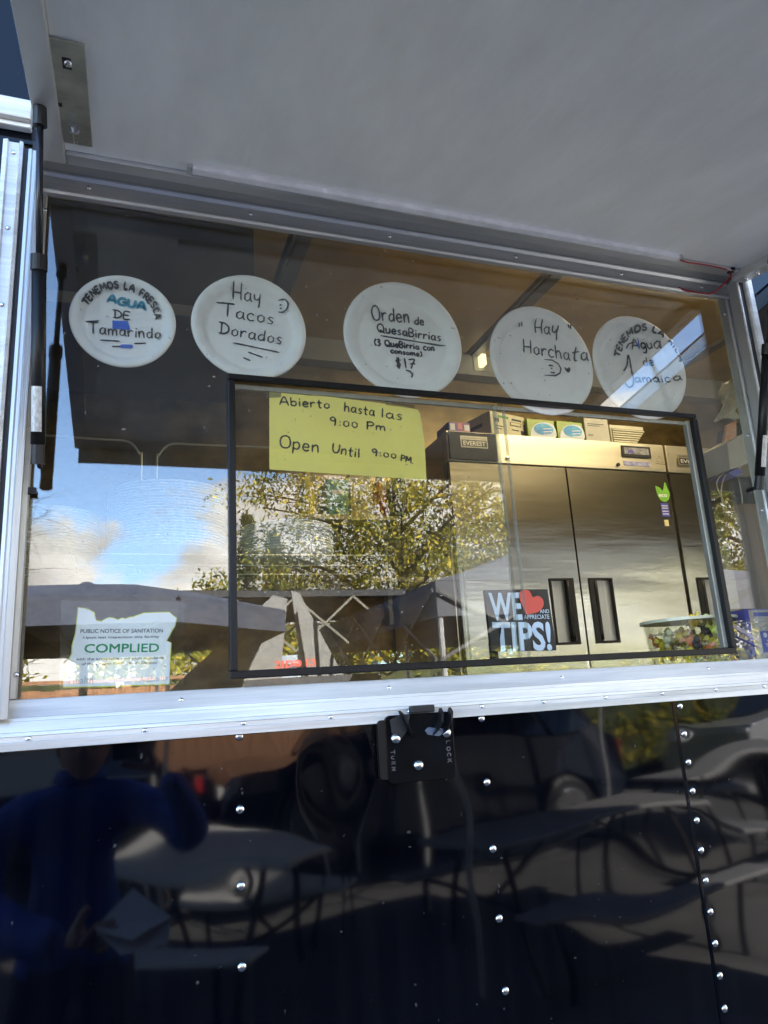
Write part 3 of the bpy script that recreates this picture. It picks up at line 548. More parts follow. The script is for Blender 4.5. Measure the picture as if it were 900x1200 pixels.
# zinc access plate in the hatch's corner, with slots and a bolt
bm = B(); hbox(bm, -.1145, -.0655, -.340, -.1135, -.0005, .0035); zp = obj('latch_plate', bm, ZINC, HT, bevel=.001)
for y in (-.2983,):
    bm = B(); hbox(bm, -.0945, -.0835, y-.012, y+.010, -.0012, .0); obj('slot', bm, GASK, HT, bevel=.003)
    bm = B(); lathe(bm, [(.005,0),(.005,-.006),(.001,-.007)], (-.087, y-.006, hz(y-.006)), 'z', 10); obj('bolt', bm, CHROME, HT, smooth=True)
bm = B(); hbox(bm, -.1085, -.1015, -.212, -.204, -.0012, .0); obj('slot', bm, GASK, HT)
bm = B(); tube(bm, [(-.089,-.172,hz(-.172,-.006)), (-.089,-.130,hz(-.13,-.006))], .0042, 8); tube(bm, [(-.089,-.165,hz(-.165,-.006)), (-.089,-.158,hz(-.158,-.006))], .0075, 6); obj('bolt', bm, CHROME, HT)
# neighbouring hatch and window, unseen width stretched to brighten the fridge reflections
H2 = empty('hatch', (2.1,-.06,2.457)); H2.parent = TR; H2.location = Vector((2.1,-.06,2.457))-Vector(TR.location); hatch(H2, 1.425, 3.69)
bm = B(); pane_with_hole(bm, (1.397,3.695,1.56,2.485), (1.45,3.645,1.62,2.44), -.062, -.047); obj('window_frame', bm, WHITE, TR)
bm = B(); box(bm, 1.45, 3.645, -.03, -.026, 1.62, 2.44); obj('window_pane', bm, GLASS, TR)

# ---- gas struts
def strut(bot, top, name_grp):
    s = empty('gas_strut', bot); s.parent = TR; s.location = Vector(bot)-Vector(TR.location)
    b_, t_ = Vector(bot), Vector(top); d = (t_-b_); L = d.length; u_ = d/L
    bm = B(); tube(bm, [b_+u_*.022, b_+u_*.275], .0098, 20); c_ = obj('cylinder', bm, BLKM, s, smooth=True)
    bm = B(); tube(bm, [b_+u_*.268, b_+u_*.290], .0112, 20); obj('collar', bm, BLKM, s, smooth=False)
    bm = B(); tube(bm, [b_+u_*.288, t_-u_*.02], .0048, 14); obj('rod', bm, mat('rod_dark', (.03,.03,.035), .22, .3), s, smooth=True)
    for p, q in ((b_-u_*.006, b_+u_*.024), (t_-u_*.026, t_+u_*.004)):
        bm = B(); tube(bm, [p, p.lerp(q,.5), q], .0098, 12, .0088); obj('ball_socket', bm, GASK, s)
    bm = B(); tube(bm, [b_, b_+Vector((0,.03,0))], .004, 10); obj('ball_stud', bm, BLKM, s)
    # paper label wrapped on the side facing the customer
    side = Vector((0,-1,0)); side = (side-u_*side.dot(u_)).normalized(); o2 = u_.cross(side)
    bm = B(); r_ = .0101; prev = None
    for k in range(9):
        an = R(-58+90*k/8+name_grp); dirv = side*math.cos(an)+o2*math.sin(an)
        va, vb = bm.verts.new(b_+u_*.040+dirv*r_), bm.verts.new(b_+u_*.104+dirv*r_)
        if prev: bm.faces.new((prev[0], va, vb, prev[1]))
        prev = (va, vb)
    obj('label_band', bm, mat('label_silver', (.62,.62,.60), .4, .1, col2=(.35,.35,.34), nscale=260, stretch=(1,1,.4)), s, smooth=True)
    return s
strut((-.1225,-.060,1.952), (-.1305,-.2000,2.428), 0)
strut((1.2125,-.066,1.962), (1.222,-.200,2.424), 20)
# small catch below the left strut
bm = B(); box(bm, -.139, -.128, -.012, -.006, 1.915, 1.925); obj('catch', bm, GASK, TR)

# ---- latch bracket below the sill
LB = empty('latch_bracket', (.43,-.055,1.52)); LB.parent = TR; LB.location = Vector((.43,-.055,1.52))-Vector(TR.location)
def rr(x0, x1, z0, z1, r, n=4):
    p = []
    for cx, cz, a0 in ((x1-r,z1-r,0),(x0+r,z1-r,90),(x0+r,z0+r,180),(x1-r,z0+r,270)):
        for k in range(n+1):
            a = R(a0+90*k/n); p.append((cx+r*math.cos(a), cz+r*math.sin(a)))
    return p
bm = B(); prism_xz(bm, rr(.377,.489,1.467,1.566,.009), -.0665, -.0535); o = obj('back_plate', bm, BRKT, LB, bevel=.001)
bm = B(); prism_xz(bm, [(x+.0,z) for x, z in rr(.3655,.382,1.474,1.560,.006)], -.0655, -.0535); obj('side_plate', bm, BLKM, LB, bevel=.001)
for x0, sgn in ((.400, 1), (.469, 1)):   # two curved hook lugs
    for dx_ in ((0,) if x0 < .43 else (0, .016)):
        bm = B(); pr = [(-.066,1.572),(-.078,1.566),(-.084,1.552),(-.080,1.540),(-.0665,1.530)] ; th = .0035
        top = []
        a_ = [bm.verts.new((x0+dx_+.020*(k/4)**1.6*(1 if x0 < .43 else -1.0), y, z)) for k, (y, z) in enumerate(pr)]
        b_ = [bm.verts.new((v_.co.x+th, v_.co.y, v_.co.z)) for v_ in a_]; c_ = [bm.verts.new((v_.co.x, -.064, v_.co.z)) for v_ in a_]; d_ = [bm.verts.new((v_.co.x+th, -.064, v_.co.z)) for v_ in a_]
        for k in range(4):
            bm.faces.new((a_[k],a_[k+1],b_[k+1],b_[k])); bm.faces.new((a_[k],c_[k],c_[k+1],a_[k+1])); bm.faces.new((b_[k],b_[k+1],d_[k+1],d_[k]))
        obj('hook', bm, BLKM, LB)
bm = B(); prism_xz(bm, [(.400,1.5655),(.418,1.5655),(.410,1.540),(.398,1.528),(.386,1.540),(.384,1.560)], -.0700, -.0668); obj('left_jaw', bm, GASK, LB, bevel=.0012)
bm = B(); box(bm, .4185, .458, -.074, -.0612, 1.567, 1.578); obj('cross_pin', bm, GASK, LB, bevel=.002)
bm = B(); prism_xz(bm, [(.440,1.540),(.446,1.545),(.470,1.541),(.478,1.535),(.462,1.530),(.444,1.5335)], -.0705, -.0668); obj('keeper', bm, mat('blued_steel', (.16,.2,.28), .25, .6), LB, bevel=.001)
for x, z in ((.3925,1.532),(.4765,1.5345),(.4265,1.4905)): link('bolt', BOLT, LB, (x, -.0668, z))
def vtext(s, x, z0, z1, h, y, parent):   # embossed letters reading downward
    bm = B(); n = len(s); st = (z0-z1)/n
    for i, c in enumerate(s):
        for sg in G[c][1]:
            ribbon(bm, [(x+v_*h, z0-st*i-u*st*.8) for u, v_ in sg], .0014, y, False)
    r_ = bmesh.ops.extrude_face_region(bm, geom=bm.faces[:]); bmesh.ops.translate(bm, verts=[e for e in r_['geom'] if isinstance(e, bmesh.types.BMVert)], vec=(0,-.0008,0))
    obj('embossed_lettering', bm, mat('worn_letter', (.16,.16,.17), .3, .6), parent)
vtext('TURN', .3835, 1.515, 1.483, .006, -.0668, LB); vtext('LOCK', .4755, 1.522, 1.486, .006, -.0668, LB)
# ================================================================ THINGS IN THE WINDOW
def plate(cx, cz, rad, label, items, w_=.0019):
    T = empty('paper_plate', (cx, .012, cz), label, 'paper plate', 'white paper plates with handwritten menu notes')
    bm = B(); seg = 108
    # profile from the middle of the well (deep) to the rim turned towards the customer; the well has a shallow ring
    prof = [(.001,.0180),(rad*.70,.0180),(rad*.74,.0173),(rad*.77,.0152),(rad*.80,.0120),(rad*.825,.0098),(rad*.90,.0066),(rad*.965,.0052),(rad*.992,.0065),(rad,.0082),(rad*.994,.0092),(rad*.90,.0092),(rad*.80,.0130),(rad*.765,.0180),(rad*.70,.0196),(.001,.0196)]
    rings = []
    for r, h in prof:
        ring = []
        for k in range(seg):
            a = 2*math.pi*k/seg
            flute = .0006*math.sin(a*18)*(1 if .74 < r/rad < .93 else 0)
            wob = 1+.006*math.sin(3*a+cx*20)*(r/rad)
            ring.append(bm.verts.new((cx+r*wob*math.cos(a), h+flute+.0006*math.sin(2*a+cx*9)*r/rad, cz+r*wob*math.sin(a))))
        rings.append(ring)
    for i in range(len(rings)-1):
        for k in range(seg): bm.faces.new((rings[i][k], rings[i][(k+1)%seg], rings[i+1][(k+1)%seg], rings[i+1][k]))
    bm.faces.new(rings[0]); bm.faces.new(rings[-1])
    obj('plate_body', bm, PAPERW, T, smooth=True)
    write(items, .0184, T, w_*1.4)
    R_, H_ = [p[0] for p in prof[:10]], [p[1] for p in prof[:10]]
    for ch_ in T.children:
        if ch_.name.startswith(('handwriting', 'marker')):
            n_ = len(ch_.data.vertices); co = np.empty(n_*3); ch_.data.vertices.foreach_get('co', co); co = co.reshape(-1, 3)
            rr_ = np.hypot(co[:,0]-cx, co[:,2]-cz); co[:,1] = np.minimum.reduce([np.interp(rr_+o_, R_, H_) for o_ in (-.002, 0, .002, .004)])-.0012-(.0004 if 'marker' in ch_.name else 0)
            ch_.data.vertices.foreach_set('co', co.ravel()); ch_.data.update()
    return T
plate(-.0138, 2.2225, .0835, 'smallest paper plate, leftmost, with tamarindo written under teal lettering and blue marks', P1, .0019)
plate(.195, 2.2365, .1005, 'paper plate reading Hay Tacos Dorados, between the smallest plate and the Quesabirrias plate', P2, .0021)
plate(.485, 2.2465, .1195, 'large paper plate listing Quesabirrias for 17 dollars above the yellow card', P3, .0024)
plate(.785, 2.2335, .1195, 'paper plate reading Hay Horchata with a smiley and a heart', P4, .0024)
plate(1.026, 2.2425, .1195, 'rightmost paper plate about agua de jamaica, crossed by the sky reflection', P5, .0027)

# yellow card
T = empty('yellow_card', (.36,.012,2.05), 'yellow handwritten card giving the 9:00 closing time, taped below the plates', 'sign')
bm = B(); prism_xz(bm, PAPERQ, .0135, .0142)
obj('card', bm, YEL, T)
write(PAPER, .0131, T, .0029)
for q in TAPES:
    bm = B(); prism_xz(bm, q, .0127, .0129); obj('tape', bm, TAPE, T)

# sanitation placard in the outline of the state
T = empty('sanitation_placard', (.0,.011,1.69), 'white state shaped sanitation notice with green COMPLIED lettering at lower left', 'notice')
def grow(P, k):
    c = np.mean(P, 0); return [tuple(c+(np.array(p)-c)*k) for p in P]
bm = B(); prism_xz(bm, OREGON, .0118, .0123); obj('yellow_border', bm, mat('lime_border', (.70,.72,.08), .6), T)
# inner white face: the outline pulled in along its normals
P = np.array(OREGON); n_ = len(P); area = sum(P[i][0]*P[(i+1)%n_][1]-P[(i+1)%n_][0]*P[i][1] for i in range(n_)); sg = 1 if area > 0 else -1
Q = []
for i in range(n_):
    t_ = P[(i+1)%n_]-P[i-1]; t_ = t_/np.linalg.norm(t_); Q.append(tuple(P[i]+np.array((-t_[1], t_[0]))*sg*.0014))
bm = B(); prism_xz(bm, Q, .0112, .0117); obj('notice_face', bm, mat('placard_white', (.90,.91,.92), .5, 0, var=.04), T)
GREEN = mat('placard_green', (.02,.30,.10), .5, 0, var=0); GREY = mat('placard_grey', (.12,.13,.15), .5, 0, var=0); PALE = mat('placard_pale', (.50,.52,.58), .5, 0, var=0)
for it in PLTXT:
    s = it[1]; m_ = GREEN if s == 'COMPLIED' else (PALE if s in ('Health', 'Authority') else GREY)
    type_text('lettering', s, it[2], it[3], it[4], .0109, m_, T, dup=.0006 if s == 'COMPLIED' else .0002)
bm = B(); prism_xz(bm, SLEEVE, .0128, .0132); obj('clear_sleeve', bm, CLEAR, T)

# tips sign, leaning inside the open half
T = empty('tips_sign', (.67,.055,1.65), 'black tip sign with pale blue capitals and a red heart, leaning behind the sliding pane', 'sign')
bm = B(); prism_xz(bm, TIPSQ, .0500, .0580); obj('board', bm, mat('board_black', (.012,.012,.014), .35, 0, var=.3, nscale=40), T, bevel=.001)
bm = B(); box(bm, .655, .67, .058, .11, 1.64, 1.648); box(bm, .655, .67, .10, .108, 1.648, 1.68); obj('foot', bm, GASK, T)
PB = mat('letter_blue', (.56,.68,.80), .5, 0, var=0); RD = mat('heart_red', (.75,.10,.07), .5, 0, var=.05); SH = mat('letter_shadow', (.16,.22,.30), .5, 0, var=0)
for it in TIPS:
    if it[0] == 't':
        big = len(it[1]) < 6 and it[1] != 'AND'
        if big: type_text('letter_shadow', it[1], (it[2][0]+.0011, it[2][1]-.0013), (it[3][0]+.0011, it[3][1]-.0013), it[4], .0494, SH, T, bold=.028)
        type_text('lettering', it[1], it[2], it[3], it[4], .0490, PB, T, bold=.028 if big else .008)
    else:
        P_ = catmull(list(it[2])+[it[2][0]], 3)[:-1]
        bm = B(); prism_xz(bm, P_, .0475, .0484); obj('heart', bm, RD, T)

# counter shelf just inside the sill, and worktop
bm = B(); box(bm, -2.5, 1.30, .030, .30, 1.598, 1.612); o = obj('serving_shelf', bm, STEEL, TR, bevel=.002)
bm = B(); box(bm, 1.302, 4.1, .01, .45, 1.45, 1.47); obj('worktop', bm, STEEL, TR)

# bucket of lollipops
bx_, by_, bz_ = 1.150, .125, 1.6125
T = empty('candy_tub', (bx_, by_, bz_), 'clear plastic tub of wrapped lollipops standing on the sill beside the toothpick box', 'tub')
bm = B(); seg = 14; rt_ = .100*.95; rb_ = .086
pr = [(rb_-.002,.0),(rb_,.001),(rt_,.098),(rt_+.003,.099),(rt_+.003,.102),(rt_-.0015,.102),(rb_-.0025,.004),(.001,.004)]
lathe(bm, [(.001,0)]+pr, (bx_,by_,bz_), 'z', seg); obj('tub_body', bm, CLEAR, T)
bm = B(); lathe(bm, [(rt_-.001,.0965),(rt_+.0045,.0965),(rt_+.0045,.1025),(rt_-.001,.1025)], (bx_,by_,bz_), 'z', 28); obj('tub_rim', bm, mat('tub_rim_plastic', (.66,.64,.46), .2, 0, var=.05), T)
bm = B()
for k in range(14):
    a = 2*math.pi*(k+.5)/14; tube(bm, [(bx_+(rb_+.0008)*math.cos(a), by_+(rb_+.0008)*math.sin(a), bz_+.003), (bx_+(rt_+.0008)*math.cos(a), by_+(rt_+.0008)*math.sin(a), bz_+.096)], .0012, 5)
obj('tub_ribs', bm, CLEAR, T)
cols = [('candy_yellow', (.80,.62,.04)), ('candy_lime', (.55,.62,.06)), ('candy_orange', (.78,.22,.07)), ('candy_black', (.03,.02,.03)), ('candy_cream', (.75,.70,.50)), ('candy_red', (.55,.04,.03))]
STK = mat('lolly_stick', (.75,.73,.62), .5)
k = 0
for i in range(44):
    a = random.uniform(0, 2*math.pi); r_ = .070*math.sqrt(random.random()); z = bz_+.020+.062*random.random()
    if i > 39: z = bz_+.098; 
    c = Vector((bx_+r_*math.cos(a), by_+r_*math.sin(a), z)); wts = [0,0,0,1,2,2,3,4,4,4,1,0]
    nm, co = cols[random.choice(wts)] if i <= 39 else cols[random.choice([0,0,1])]
    L = empty('lollipop', c, nm[6:]+' wrapped lollipop heaped in the clear tub on the sill', 'lollipop', 'lollipops in the clear tub')
    d = Vector((random.uniform(-1,1), random.uniform(-1,1), random.uniform(-.5,.9))).normalized()
    bm = B(); bmesh.ops.create_icosphere(bm, subdivisions=1, radius=.0125)
    for v_ in bm.verts: v_.co = Vector((v_.co.x, v_.co.y*.7, v_.co.z))*random.uniform(.9,1.15)+c
    obj('sweet', bm, mat(nm, co, .25, 0, var=.3, nscale=150), L, smooth=False)
    bm = B(); p = d.orthogonal().normalized(); q = d.cross(p)
    for s in (-1, 1):     # twisted wrapper ends
        cc_ = c+d*s*.007; vs = [bm.verts.new(cc_+d*s*.013+p*math.cos(t)*.0085+q*math.sin(t)*.0085*random.uniform(.5,1)) for t in (0,1.05,2.1,3.15,4.2,5.2)]; v0 = bm.verts.new(cc_)
        for j in range(6): bm.faces.new((v0, vs[j], vs[(j+1)%6]))
    obj('wrapper', bm, mat(nm+'_wrap', tuple(min(1, x*1.0+.12) for x in co), .2, 0, var=.2, nscale=200), L)
    e = c-d*.040*(1 if d.z > .2 else -1)
    e.z = max(e.z, bz_+.01)
    for ax_, o_ in ((0, bx_), (1, by_)):
        if abs(e[ax_]-o_) > .062: e[ax_] = o_+math.copysign(.062, e[ax_]-o_)
    bm = B(); tube(bm, [c, e], .0017, 6); obj('stick', bm, STK, L)

# toothpick box
x0, x1, y0, y1, z0, z1 = 1.2300, 1.3600, .035, .095, 1.6125, 1.7245
T = empty('toothpick_box', (1.31,.065,1.6125), 'purple and tan carton of toothpicks at the right end of the sill', 'carton')
PURPLE = mat('carton_purple', (.10,.10,.42), .35, 0, var=.15, nscale=60); KR = mat('carton_kraft', (.62,.50,.40), .5, 0, var=.15, nscale=50)
bm = B(); box(bm, x0-.011, x1, y0, y1, z0, z1); obj('carton', bm, PURPLE, T, bevel=.001)
# printed picture of loose toothpicks on the front
bm = B(); box(bm, x0, x1, y0-.0006, y0-.0001, z0+.001, z1-.002); obj('front_print', bm, KR, T)
PK = mat('print_pick', (.80,.68,.50), .5, 0, var=.1); PKD = mat('print_gap', (.28,.2,.15), .5, 0, var=.1)
for m_, n_ in ((PK, 60), (PKD, 34)):
    bm = B()
    for i in range(n_):
        cx, cz = random.uniform(x0+.006, x1-.006), random.uniform(z0+.006, z1-.02); a = random.choice([-.9,-.7,.8,-1.0,.3])+random.uniform(-.2,.2); l_ = random.uniform(.008,.02)
        p0 = (min(max(cx-math.cos(a)*l_, x0+.001), x1-.001), min(max(cz-math.sin(a)*l_, z0+.002), z1-.003)); p1 = (min(max(cx+math.cos(a)*l_, x0+.001), x1-.001), min(max(cz+math.sin(a)*l_, z0+.002), z1-.003))
        ribbon(bm, [p0, p1], .0011, y0-(.0009 if m_ is PK else .0011)-i*1e-6, False)
    tag(obj('toothpick_print', bm, m_, T), kind='stuff')
bm = B(); box(bm, x0+.012, x1-.002, y0-.0018, y0-.0014, z1-.0155, z1-.007); obj('print_band', bm, PURPLE, T)
bm = B(); box(bm, x0+.020, x1-.008, y0-.0018, y0-.0014, z0+.022, z0+.066); obj('print_panel', bm, PURPLE, T)
PW = mat('print_white', (.75,.75,.80), .5, 0, var=0)
type_text('lettering', 'TOOTHPICKS', (x0+.028, z0+.034), (x1-.002-.010, z0+.034), .0062, y0-.0021, PW, T, bold=.02)
type_text('lettering', 'ROUND', (x0+.034, z0+.044), (x0+.062, z0+.044), .0035, y0-.0021, PW, T)
bm = B(); lathe(bm, [(.0052,-.0002),(.0052,0)], (x0+.032, y0-.0020, z0+.0575), 'y', 16); obj('round_emblem', bm, PW, T)
type_text('lettering', 'Kretol', (x0+.040, z0+.0550), (x0+.064, z0+.0550), .005, y0-.0021, PW, T)

# ================================================================ FRIDGES
FG = mat('fridge_steel', (.64,.63,.59), .20, 1, var=.12, nscale=3, bump=.0042, bscale=1.6, stretch=(.5,1,3.2), aniso=.6)
FP = mat('fridge_panel_steel', (.88,.82,.64), .34, 1, var=.10, nscale=3, bump=.0001, bscale=20, stretch=(.3,1,6))
FD = mat('dark_panel', (.05,.052,.06), .22, .7, var=.2, nscale=4)
def fridge(x0, x1, splits, label, handles):
    T = empty('reach_in_fridge', ((x0+x1)/2, 1.7, .54), label, 'refrigerator', 'steel reach-in fridges along the back')
    zt, zd, zb = 2.590, 2.462, .80; F_ = 1.30
    bm = B(); box(bm, x0, x1, F_+.045, 2.02, .66, zt-.002); obj('cabinet', bm, FP, T, bevel=.003)
    bm = B(); box(bm, x0, x1, F_, F_+.044, zd+.004, zt); obj('control_panel', bm, FP, T, bevel=.002)
    bm = B(); box(bm, x0+.01, x1-.01, F_+.03, F_+.0445, zb-.01, zd+.003); obj('door_seal', bm, GASK, T)
    ed = [x0]+splits+[x1]
    for i in range(len(ed)-1):
        a, b = ed[i]+.004, ed[i+1]-.004
        h = handles[i]     # x range of the recessed pull
        bm = B()
        pane_with_hole(bm, (a, b, zb, zd-.003), (h[0], h[1], 1.738, 1.998), F_, F_+.029)
        d_ = obj('door', bm, FG, T)
        bm = B(); pane_with_hole(bm, (h[0]+.0003, h[1]-.0003, 1.7383, 1.9977), ((h[0]+.008, h[1]-.035, 1.748, 1.990) if h[2] > 0 else (h[0]+.033, h[1]-.006, 1.748, 1.990)), F_-.006, F_+.025); obj('handle_frame', bm, GASK, d_, bevel=.0015)
        bm = B(); box(bm, h[0]+.001, h[1]-.001, F_+.012, F_+.024, 1.74, 1.996); obj('handle_pocket', bm, ALUV, d_)
        bm = B(); tube(bm, [((h[1]-.031) if h[2] > 0 else (h[0]+.029), F_-.004, z) for z in np.linspace(1.752, 1.986, 8)], .008, 8); obj('grip', bm, GASK, d_, smooth=True)
    bm = B()
    for x in (x0+.05, x1-.05):
        for y in (1.4, 1.95): tube(bm, [(x, y, .541), (x, y, .66)], .02, 10)
    obj('feet', bm, CHROME, T)
    return T
F1 = fridge(1.176, 2.226, [1.709], 'two door steel fridge with a green eco sticker, behind the open half of the window', [(1.566,1.677,1),(1.748,1.861,-1)])
bm = B(); box(bm, 1.181, 1.395, 1.2925, 1.2992, 2.4685, 2.5855); obj('dark_inset', bm, FD, F1, bevel=.003)
def badge(parent, x, z, w_, h_):
    bm = B(); box(bm, x, x+w_, 1.2895, 1.2920, z, z+h_); obj('badge_plate', bm, mat('badge_steel', (.45,.43,.36), .3, .7), parent)
    bm = B(); box(bm, x+.004, x+w_-.004, 1.2885, 1.2893, z+.004, z+h_-.016); obj('badge_field', bm, GASK, parent)
    type_text('lettering', 'EVEREST', (x+.010, z+.0085), (x+w_-.010, z+.0085), h_-.030, 1.2880, mat('badge_letter', (.62,.60,.52), .4, .3, var=0), parent, bold=.02)
    type_text('lettering', 'REFRIGERATION', (x+.006, z+h_-.012), (x+w_-.006, z+h_-.012), .007, 1.2890, INK, parent)
badge(F1, 1.232, 2.520, .118, .048)
bm = B(); box(bm, 2.000, 2.152, 1.2945, 1.2995, 2.5225, 2.575); obj('display', bm, GASK, F1, bevel=.002)
bm = B(); box(bm, 2.012, 2.140, 1.2935, 1.2943, 2.5365, 2.566); obj('display_window', bm, mat('display_grey', (.40,.40,.42), .3, .1, col2=(.12,.12,.13), nscale=35), F1)
bm = B(); box(bm, 2.03, 2.055, 1.2925, 1.2933, 2.541, 2.555); obj('display_mark', bm, mat('violet_mark', (.12,.10,.42), .4), F1)
bm = B(); box(bm, 2.003, 2.140, 1.2975, 1.2996, 2.4855, 2.504); obj('blue_label', bm, mat('label_violet', (.16,.17,.40), .4, 0, col2=(.45,.45,.6), nscale=60), F1)
ribs = B(); ribbon(ribs, [(2.178,2.512),(2.198,2.538),(2.216,2.509),(2.178,2.512)], .003, 1.2990, False); ribbon(ribs, [(2.172,2.502),(2.224,2.500)], .003, 1.2990, False); obj('warning_triangle', ribs, mat('label_brown', (.35,.28,.15), .5), F1)
for x, z in ((1.437, 2.487), (1.972, 2.486)):
    bm = B(); lathe(bm, [(.008,0),(.008,-.006),(.002,-.007)], (x, 1.2995, z), 'y', 14); obj('lock', bm, GASK if x > 1.9 else CHROME, F1)
# eco leaf sticker
LEAF = mat('leaf_green', (.18,.45,.05), .5, 0, var=.1)
lf = catmull([(2.150,2.400),(2.154,2.365),(2.166,2.338),(2.190,2.328),(2.212,2.340),(2.222,2.366),(2.214,2.392),(2.206,2.418),(2.196,2.396),(2.186,2.378),(2.176,2.390),(2.162,2.396)], 4)
bm = B(); prism_xz(bm, lf, 1.2985, 1.2994); obj('leaf_sticker', bm, LEAF, F1)
type_text('lettering', 'eco', (2.160, 2.350), (2.206, 2.350), .018, 1.2980, PW, F1, bold=.02)
for zz, m_ in (((2.262,2.322), mat('sticker_blue', (.08,.10,.45), .4)), ((2.2205,2.248), mat('sticker_cream', (.75,.68,.35), .5))):
    bm = B(); box(bm, 2.164 if zz[1] > 2.3 else 2.170, 2.205 if zz[1] > 2.3 else 2.192, 1.2985, 1.2994, *zz); obj('sticker', bm, m_, F1)
for z in (2.310, 2.300, 2.286, 2.274):
    bm = B(); box(bm, 2.168, 2.200, 1.2980, 1.2984, z-.002, z+.002); obj('sticker_print', bm, PW, F1)
F2 = fridge(2.238, 3.28, [2.76], 'second steel fridge, cut off by the right side of the window frame', [(2.290,2.40,-1),(2.81,2.92,-1)])
badge(F2, 2.292, 2.500, .150, .046)

# ---- cartons standing on the fridge
def carton(x0, x1, y0, y1, z0, z1, m, label, cat='box', yaw=0, name='carton', grp='cartons stored on top of the fridge'):
    T = empty(name, ((x0+x1)/2, (y0+y1)/2, z0), label, cat, grp); T.rotation_euler.z = 0
    c = Vector(((x0+x1)/2, (y0+y1)/2, (z0+z1)/2))
    bm = B(); obox(bm, c, (math.cos(yaw), math.sin(yaw), 0), (-math.sin(yaw), math.cos(yaw), 0), (0,0,1), (x1-x0)/2, (y1-y0)/2, (z1-z0)/2)
    obj('carton_body', bm, m, T, bevel=.002)
    ux, uy = Vector((math.cos(yaw), math.sin(yaw), 0)), Vector((-math.sin(yaw), math.cos(yaw), 0))
    def decal(nm, u0, u1, w0, w1, mm, lift=.0012, face='front'):
        b = B()
        if face == 'front':
            cc_ = c+ux*((u0+u1)/2-.5)*(x1-x0)-uy*((y1-y0)/2+lift)+Vector((0,0,((w0+w1)/2-.5)*(z1-z0)))
            obox(b, cc_, ux, uy, (0,0,1), (u1-u0)*(x1-x0)/2, .0004, (w1-w0)*(z1-z0)/2)
        else:
            cc_ = c-ux*((x1-x0)/2+lift)+uy*((u0+u1)/2-.5)*(y1-y0)+Vector((0,0,((w0+w1)/2-.5)*(z1-z0)))
            obox(b, cc_, ux, uy, (0,0,1), .0004, (u1-u0)*(y1-y0)/2, (w1-w0)*(z1-z0)/2)
        return obj(nm, b, mm, T)
    return T, decal
ZT = 2.5905; CREAM = mat('cream_card', (.66,.62,.42), .6); GRN = mat('print_green', (.10,.34,.08), .5); GBLK = mat('print_black', (.05,.05,.05), .5)
T, d = carton(1.205, 1.300, 1.33, 1.45, ZT, ZT+.050, mat('red_blue_print', (.62,.10,.10), .4, 0, col2=(.06,.10,.45), nscale=22), 'small red and blue printed packet at the left end of the fridge top')
d('print_patch', .06, .28, .3, .85, PW); d('print_patch', .42, .62, .4, .9, mat('print_pink', (.75,.30,.28), .5)); d('print_patch', .72,.95,.3,.8, PW)
T, d = carton(1.345, 1.535, 1.315, 1.56, ZT, ZT+.098, CREAM, 'cream carton with a green stripe and black print on the fridge', yaw=R(14))
d('green_stripe', .22, .52, .76, .86, GRN); d('print_line', .10, .24, .55, .72, GBLK); d('print_line', .62, .90, .74, .82, GBLK); d('print_line', .56, .88, .50, .66, GBLK); d('print_field', .575, .865, .525, .635, CREAM, .0022)
d('print_line', .10, .35, .36, .39, GBLK); d('print_line', .10, .30, .24, .27, GBLK); d('print_line', .86, .97, .1, .34, GBLK); d('print_line', .60,.80,.30,.34,GBLK); d('print_line', .2,.9,.45,.62,GBLK, face='side')
GLV = mat('glove_box_green', (.30,.40,.08), .35, 0, var=.15, nscale=40); GBL = mat('glove_box_blue', (.03,.22,.55), .3, 0, col2=(.10,.45,.70), nscale=28); 
for i, (a, b_, lb) in enumerate(((1.556, 1.690, 'green and blue glove box beside the cream carton on the fridge'), (1.700, 1.830, 'green and blue glove box next to the tall grey carton on the fridge'))):
    T, d = carton(a, b_, 1.32, 1.56, ZT, ZT+.085, GLV, lb, yaw=R(2))
    x0_, x1_ = a, b_
    # printed blue oval and pale swooshes
    bm = B(); cx, cz = (a+b_)/2+.012, ZT+.036
    pts_ = [(cx-.066, ZT+.004), (b_-.004, ZT+.004), (b_-.004, ZT+.060), (cx+.01, ZT+.071), (cx-.035, ZT+.060), (cx-.060, ZT+.034)]
    prism_xz(bm, catmull(pts_+[pts_[0]], 4)[:-1], 1.3150, 1.3158); obj('swoosh_print', bm, mat('pale_print', (.62,.68,.74), .35, 0, var=.1), T)
    bm = B(); prism_xz(bm, [(cx+.046*math.cos(t)*(1.0), cz+.026*math.sin(t)+.004) for t in np.linspace(0, 2*math.pi, 20)[:-1]], 1.3135, 1.3142); obj('blue_oval', bm, GBL, T)
    for zz in (.016,.027,.040):
        b2 = B(); ribbon(b2, [(cx-.005, ZT+zz), (cx+.038, ZT+zz+.004)], .0035, 1.3125, False); obj('print_line', b2, PW, T)
    b2 = B(); box(b2, a-.001-.0, a-.0004, 1.33, 1.55, ZT+.004, ZT+.06); obj('side_print', b2, mat('navy_print', (.03,.05,.2), .4), T)
T, d = carton(1.845, 1.965, 1.315, 1.62, ZT, ZT+.128, mat('grey_card', (.52,.50,.42), .6), 'tall plain grey cardboard carton beside the slotted rack on the fridge', yaw=R(-1))
d('print_line', .12, .80, .62, .64, GBLK); d('print_line', .12, .62, .56, .575, GBLK); d('print_line', .10, .3, .2, .26, mat('print_grey', (.3,.29,.26), .5)); d('hand_hole', .72,.80,.8,.94, mat('print_grey', (.3,.29,.26), .5))
